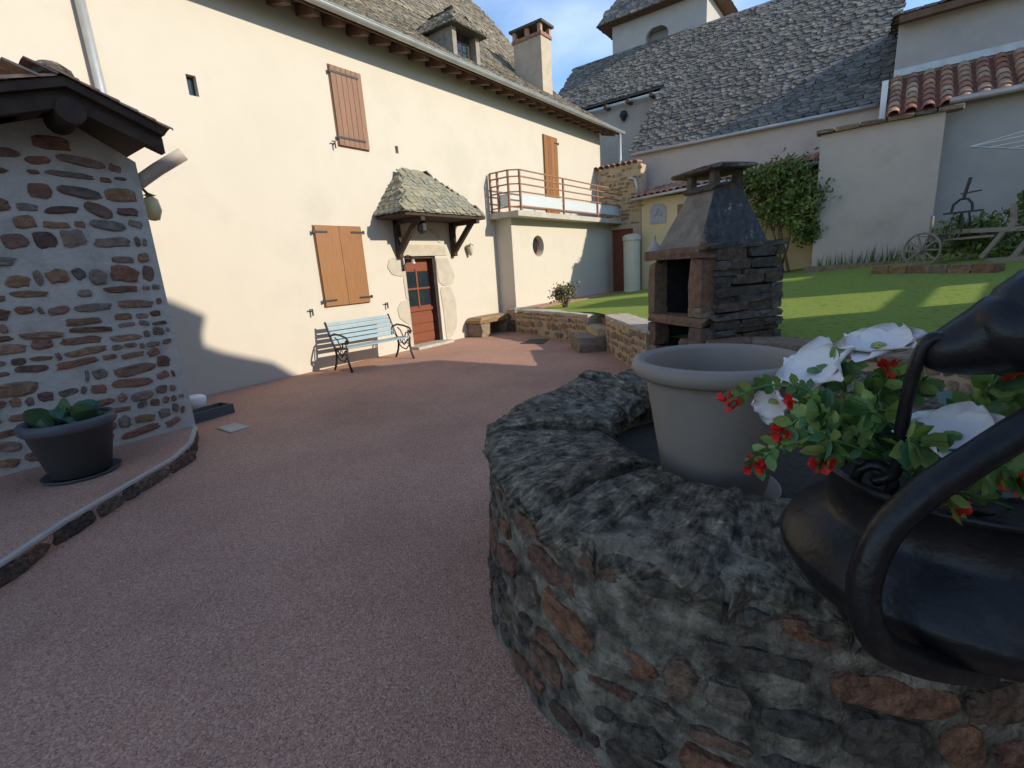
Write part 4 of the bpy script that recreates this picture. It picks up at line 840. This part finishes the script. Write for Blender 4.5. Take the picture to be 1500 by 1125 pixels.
# ================================================================== WELL
WC = (2.37, .39); WR, WI, WZ = 1.28, .69, .80
well = thing('stone_well', 'round stone well with thick layered schist rim in the foreground', 'well', (WC[0], WC[1], 0))
mb = MB(); n = 300; prof_w = [(WR + .03, -.02)] + [(WR + .02 - .065 * k / 20, WZ * .955 * k / 20) for k in range(1, 21)] + [(WI + .05, WZ * .955), (WI + .03, .4)]
mb.lathe(prof_w, n, (WC[0], WC[1], 0))
for i, v in enumerate(mb.v):
    a = Vector((v[0] - WC[0], v[1] - WC[1], 0)).normalized(); d = .02 * noise.noise((v[0] * 5, v[1] * 5, v[2] * 5)) + .014 * noise.noise((v[0] * 14, v[1] * 14, v[2] * 14)) + .007 * noise.noise((v[0] * 34, v[1] * 34, v[2] * 34)); mb.v[i] = (v[0] + a.x * d, v[1] + a.y * d, v[2])
wc = build('wall', mb, 'mortar_dark', well, smooth=True)
def wf(u, v):
    a = u / WR; q_ = WR + .018 - .062 * v / .76; return (WC[0] + q_ * math.cos(a), WC[1] + q_ * math.sin(a), v), (-math.sin(a), math.cos(a), 0), (0, 0, 1), (math.cos(a), math.sin(a), 0)
Ms = rubble(wf, 2 * math.pi * WR, .74, (.07, .2), .09, .3, .012, .93, .013)
emit('stone', STONE, 'stone_well', Ms, wc, 300)
struct_fill = build('well_fill', MB().lathe([(0, .6), (WI + .06, .59)], 40, (WC[0], WC[1], 0)), 'soil', well)
a = 0.0; rg = random.Random(12)
while a < 2 * math.pi - .08:
    da = min(rg.uniform(.2, .42), 2 * math.pi - a); mb = MB(); nu, nv = 40, max(12, int(da / .013)); th = rg.uniform(.06, .095); ro = WR + rg.uniform(-.03, .015); ri = WI + rg.uniform(-.035, .03); zt = WZ + rg.uniform(-.03, .025); tl = rg.uniform(-.03, .03)
    uvs = []; vs = []
    def slab_pt(fu, fv, top):
        rr = ri + (ro - ri) * fu; aa = a + .006 + (da - .012) * fv; x, y = rr * math.cos(aa), rr * math.sin(aa)
        edge = min(fu, 1 - fu) * 7; edge2 = min(fv, 1 - fv) * 9
        z = zt + tl * (fv - .5) * 2 + .018 * noise.noise((x * 4, y * 4, 3)) + .008 * noise.noise((fv * da * 40 + 9, fu * 2.0, a)) + .007 * noise.noise((x * 20, y * 20, 1)) + .004 * noise.noise((x * 50, y * 50, 1)) + .006 * math.floor(4 * noise.noise((x * 3.2 + 5, y * 3.2, a)) + 2.5 * noise.noise((x * 11, y * 11, a))) - .03 * max(0, 1 - edge) ** 2 - .022 * max(0, 1 - edge2) ** 2
        k = .035 * noise.noise((aa * 7, fu * 3, 7)) + .014 * noise.noise((aa * 24, top * 2., 5)) + .008 * noise.noise((aa * 70, 2., 5))
        f = 1 + (k if fu in (0, 1) else 0)
        return (WC[0] + x * f, WC[1] + y * f, z if top else zt - th)
    for i in range(nu + 1):
        for j in range(nv + 1): vs.append(slab_pt(i / nu, j / nv, 1)); uvs.append((i / nu * (ro - ri) + a * 3, j / nv * da + a))
    m = nv + 1; fs = [(i * m + j, (i + 1) * m + j, (i + 1) * m + j + 1, i * m + j + 1) for i in range(nu) for j in range(nv)]
    rim = [i * m for i in range(nu + 1)] + [nu * m + j for j in range(1, nv + 1)] + [i * m + nv for i in range(nu - 1, -1, -1)] + [j for j in range(nv - 1, 0, -1)]
    for ring in range(1, 9):
        for r_i in rim:
            p = vs[r_i]; dz = th * ring / 8; o = Vector((p[0] - WC[0], p[1] - WC[1], 0)); k = 1 + .014 * noise.noise((p[0] * 9, p[1] * 9, dz * 14 + a)) + .007 * noise.noise((p[0] * 40, p[1] * 40, dz * 60)) - .012 * ring / 8 + .006 * (1 if noise.noise((p[0] * 6, p[1] * 6, dz * 26)) > .05 else 0); vs.append((WC[0] + o.x * k, WC[1] + o.y * k, p[2] - dz)); uvs.append((uvs[r_i][0] + dz * 1.2, uvs[r_i][1] + dz * 1.1))
    k0 = len(rim); base = m * (nu + 1)
    for ring in range(8):
        for i in range(k0):
            a1 = rim[i] if ring == 0 else base + (ring - 1) * k0 + i; a2 = rim[(i + 1) % k0] if ring == 0 else base + (ring - 1) * k0 + (i + 1) % k0
            fs.append((a1, a2, base + ring * k0 + (i + 1) % k0, base + ring * k0 + i))
    mb.v = vs; mb.f = fs; mb.uv = uvs
    build('rim_slab', mb, 'schist', wc, smooth=True)
    a += da
pd = ray(1048, 600); pd = pd / math.hypot(pd[0], pd[1]); D_ = 2.02; pc = (pd[0] * D_, pd[1] * D_, .60)
pot = thing('taupe_flower_pot', 'large empty taupe plastic flower pot standing inside the well rim', 'flower pot', pc)
h = .57; r0, r1 = .19, .312
pr = [(0, .02), (r0, .02), (r0 + .01, .05), (r1 - .045, h - .1), (r1 - .042, h - .07), (r1 - .015, h - .07), (r1 + .008, h - .055), (r1 + .015, h - .03), (r1 + .005, h - .008), (r1 - .02, h), (r1 - .04, h - .02), (r1 - .05, h - .1), (r0 - .01, .06), (0, .05)]
build('body', MB().lathe(pr, 64, pc), 'pot_taupe', pot, smooth=True)
build('saucer', MB().lathe([(0, .004), (r0 * 1.15, .004), (r0 * 1.28, .035), (r0 * 1.32, .035), (r0 * 1.2, -.01), (0, -.01)], 48, pc), 'pot_taupe', pot, smooth=True)
# cauldron on the rim, with its hoop, and the iron arm
ca = atd(1392, 800, 1.26); cc = (float(ca[0]), float(ca[1])); zb = .80
cau = thing('iron_cauldron', 'black cast iron cauldron on the well rim filled with artificial flowers', 'cauldron', (cc[0], cc[1], zb))
prc = [(0, -.02), (.13, -.015), (.22, .01), (.28, .05), (.308, .095), (.312, .115), (.308, .122), (.295, .15), (.262, .18), (.235, .195), (.228, .203), (.224, .25), (.23, .285), (.242, .293), (.238, .305), (.222, .30), (.212, .25), (.2, .22), (0, .21)]
build('body', MB().lathe(prc, 64, (cc[0], cc[1], zb)), 'iron_gloss', cau, smooth=True)
for k in range(3): an = 2.2 + k * 2.09; build('leg', MB().tube([(cc[0] + .15 * math.cos(an), cc[1] + .15 * math.sin(an), zb + .04), (cc[0] + .18 * math.cos(an), cc[1] + .18 * math.sin(an), zb - .02)], .025, 8), 'iron_gloss', cau)
er = atd(1280, 705, 1.10); build('ear', MB().tube([(er[0], er[1] + .03 * math.cos(k * .63), er[2] + .035 * math.sin(k * .63)) for k in range(11)], .011, 6), 'iron_gloss', cau, smooth=True)
def spl(pts, n=8):
    P = [np.array(p, float) for p in pts]; P = [2 * P[0] - P[1]] + P + [2 * P[-1] - P[-2]]; out = []
    for i in range(1, len(P) - 2):
        for k in range(n):
            t = k / n; a, b, c, d = P[i - 1:i + 3]; out.append(.5 * (2 * b + (c - a) * t + (2 * a - 5 * b + 4 * c - d) * t * t + (3 * b - a - 3 * c + d) * t ** 3))
    return out + [P[-2]]
hoop = [atd(1440, 985, 1.06), atd(1350, 970, .93), atd(1285, 938, .87), atd(1264, 870, .87), atd(1290, 790, .89), atd(1350, 725, .92), atd(1430, 672, .96), atd(1510, 622, 1.0), atd(1620, 560, 1.06)]
build('bail_handle', MB().tube(spl(hoop), .025, 12), 'iron_gloss', cau, smooth=True)
tip = atd(1368, 508, 1.08)
arm = thing('pot_crane', 'thick black iron crane reaching over the cauldron', 'crane', (1.35, -.95, .8))
pth = spl([atd(1352, 520, 1.08), atd(1385, 515, 1.08), atd(1440, 500, 1.09), atd(1510, 478, 1.1), atd(1640, 440, 1.15), (1.25, -.95, 1.38), (1.35, -1.05, 1.2), (1.35, -1.05, .78)])
build('arm', MB().tube(pth, [.022 + .045 * min(1, i / 20) for i in range(len(pth))], 12), 'iron_gloss', arm, smooth=True)
build('hanger', MB().tube(spl([atd(1400, 498, 1.07), atd(1362, 498, 1.06), atd(1340, 540, 1.06), atd(1322, 620, 1.07), atd(1312, 690, 1.09), er]), .011, 8), 'iron_gloss', arm, smooth=True)
# flowers
fl = thing('flower_arrangement', 'artificial white and red flowers with bright green leaves in the cauldron', 'flowers', (cc[0], cc[1], zb + .22))
rg = random.Random(21); root = Vector((cc[0], cc[1], zb + .26))
build('moss_filling', MB().lathe([(0, .262), (.1, .258), (.205, .25)], 24, (cc[0], cc[1], zb)), 'soil', fl)
def leaf_at(p, d, n, s, par, m='leaf_bright'):
    d = Vector(d).normalized(); n = Vector(n); sd = d.cross(n).normalized(); nn = sd.cross(d); p = Vector(p)
    build('leaf', MB().add([p, p + d * s * .35 + sd * s * .3, p + d * s * .75 + sd * s * .24, p + d * s + nn * -.1 * s, p + d * s * .75 - sd * s * .24, p + d * s * .35 - sd * s * .3, p + d * s * .5 - nn * s * .07], [(0, 1, 6), (1, 2, 6), (2, 3, 6), (3, 4, 6), (4, 5, 6), (5, 0, 6)]), m, par, fix=False, smooth=True)
def white_flower(c, face, s):
    c = Vector(c); f = Vector(face).normalized(); a = f.orthogonal().normalized(); b = f.cross(a)
    w_ = build('white_flower', MB().lathe([(0, .012), (.012, .008), (.014, 0)], 8, c), 'leaf_bright', fl)
    for k in range(6):
        an = k * 2 * math.pi / 6 + rg.uniform(-.2, .2); d = a * math.cos(an) + b * math.sin(an); t = f.cross(d); lift = rg.uniform(.25, .5); mb = MB(); nu, nv = 9, 12
        for i in range(nu + 1):
            for j in range(nv + 1):
                u = i / nu; v = (j / nv - .5) * 2; wd = s * .52 * math.sin(math.pi * min(1, .12 + u * .80)) ** .7; r = s * u * (1 - .36 * abs(v) ** 2.4)
                mb.v.append(c + d * r + t * wd * v + f * (lift * s * u * u + (.045 * math.sin(v * 4 + k) + .018 * math.sin(v * 9 + 2 * k)) * s * u * u + .16 * s * v * v * u - .25 * s * u ** 3))
        mb.f = [(i * (nv + 1) + j, (i + 1) * (nv + 1) + j, (i + 1) * (nv + 1) + j + 1, i * (nv + 1) + j + 1) for i in range(nu) for j in range(nv)]
        build('petal', mb, 'petal', w_, fix=False, smooth=True)
def red_flower(c, s):
    c = Vector(c); mb = MB()
    for k in range(22):
        d = Vector((rg.gauss(0, 1), rg.gauss(0, 1), rg.gauss(0, .8))).normalized(); t = d.orthogonal().normalized(); t.rotate(Matrix.Rotation(rg.uniform(0, 6), 3, d)); b = d.cross(t)
        mb.add([c + d * s * .15, c + d * s * .8 + t * s * .35, c + d * s * 1.05 + b * s * .1, c + d * s * .8 - t * s * .35], [(0, 1, 2), (0, 2, 3)])
    build('red_flower', mb, 'red', fl, fix=False)
def sprig(pxs, dist, s=.03, red=True, dens=1.0):
    pts = spl([root + Vector((rg.uniform(-.1, .1), rg.uniform(-.1, .1), -.03))] + [Vector(atd(x, y, dist + k * .0)) for k, (x, y) in enumerate(pxs)], 6)
    st = build('stem', MB().tube(pts, .0028, 5), 'stem', fl)
    for i in range(4, len(pts) - 1):
        if rg.random() > dens: continue
        t = Vector(pts[i + 1] - pts[i]).normalized(); sd = t.cross(Vector((rg.uniform(-1, 1), rg.uniform(-1, 1), rg.uniform(-.3, 1)))).normalized()
        for sg in (-1, 1): leaf_at(pts[i], sd * sg + t * .5 + Vector((0, 0, .15)), t.cross(sd) + Vector((0, 0, .4)), s * rg.uniform(.9, 1.6), st)
    if red: red_flower(pts[-1], .026)
sprig([(1200, 640), (1185, 572), (1120, 565), (1066, 587)], 1.12, .022)
sprig([(1210, 660), (1160, 640), (1125, 665), (1104, 682)], 1.10, .026)
sprig([(1230, 630), (1180, 610), (1145, 634)], 1.10, .027)
sprig([(1225, 610), (1190, 590), (1168, 586)], 1.14, .03)
sprig([(1240, 650), (1215, 655), (1204, 676)], 1.06, .032)
sprig([(1260, 600), (1290, 570), (1305, 540)], 1.22, .034)
sprig([(1250, 590), (1225, 550), (1240, 530)], 1.2, .032, False)
sprig([(1290, 600), (1330, 575), (1350, 560)], 1.25, .034, False)
sprig([(1400, 720), (1392, 742)], .99, .03); sprig([(1440, 690), (1480, 690), (1490, 706)], 1.02, .034)
sprig([(1420, 600), (1460, 560), (1490, 545)], 1.25, .036); sprig([(1440, 600), (1480, 590), (1510, 560)], 1.3, .036, False)
sprig([(1240, 640), (1200, 630), (1215, 600)], 1.08, .034, False); sprig([(1260, 640), (1250, 610), (1270, 585)], 1.15, .036, False); sprig([(1300, 620), (1280, 600), (1250, 620)], 1.12, .036, False); sprig([(1330, 650), (1350, 655), (1365, 660)], 1.05, .034, False)
for (x, y, d, s, fc) in ((1192, 545, 1.2, .09, (-.5, .35, .75)), (1287, 508, 1.25, .088, (-.25, .1, 1)), (1395, 640, 1.1, .085, (-.3, .1, .9)), (1135, 590, 1.2, .06, (-.6, .4, -.2))): white_flower(atd(x, y, d), fc, s)
for i in range(46):                                # dark inner foliage
    a = rg.uniform(0, 6.28); d = Vector((math.cos(a), math.sin(a), rg.uniform(.1, 1.2))); p = root + Vector((math.cos(a) * rg.uniform(.02, .15), math.sin(a) * rg.uniform(.02, .15), rg.uniform(-.01, .14))); leaf_at(p, d, Vector((0, 0, 1)) + d * .1, rg.uniform(.05, .085), fl, 'leaf_teal')
# ================================================================== buildings behind the viewpoint, which shade the court
pf = [(10.1, 0), (10.1, 2.5), (9.95, 2.7), (9.25, 3.8), (8.7, 4.57), (9.13, 5.63), (8.71, 5.8), (8.21, 6.05), (7.7, 6.2), (7.2, 6.63), (6.49, 6.92), (6.23, 7.07), (6.23, 7.23), (6.33, 7.51), (5.92, 7.77), (3, 9.0), (-9, 9.0), (-9, 0)]
nh = thing('neighbouring_house', 'cream neighbouring house across the court, behind the viewpoint', 'house', (0, -9, 0))
build('wall', MB().prism([(x, -6, z) for x, z in pf], (0, -7, 0)), 'cream', nh)
bn = thing('shade_barn', 'unseen rendered barn added at the end of the lawn to shade it', 'barn', (15, -13, 0))
build('wall', MB().box((14.25, -12, 3.8), (2.1, 4, 7.6)).box((17.8, -12, 3.0), (6.1, 3.9, 6.0)), 'greyrender', bn)  # added unseen blocks, heights set to shade the lawn and spare the facade
gt = thing('shade_gateway', 'unseen two beam timber gateway added to cast shadow bars across the lawn', 'gateway', (11, -6, 0))  # invented beams, added for the bars of shadow on the lawn
build('beam', MB().box((11.2, -6.1, 3.32), (3.6, .12, .13)), 'wood_grey', gt); build('beam', MB().box((11.2, -6.1, 2.9), (3.6, .12, .17)), 'wood_grey', gt)
build('post', MB().box((12.95, -6.1, 1.7), (.16, .16, 3.45)), 'wood_grey', gt)
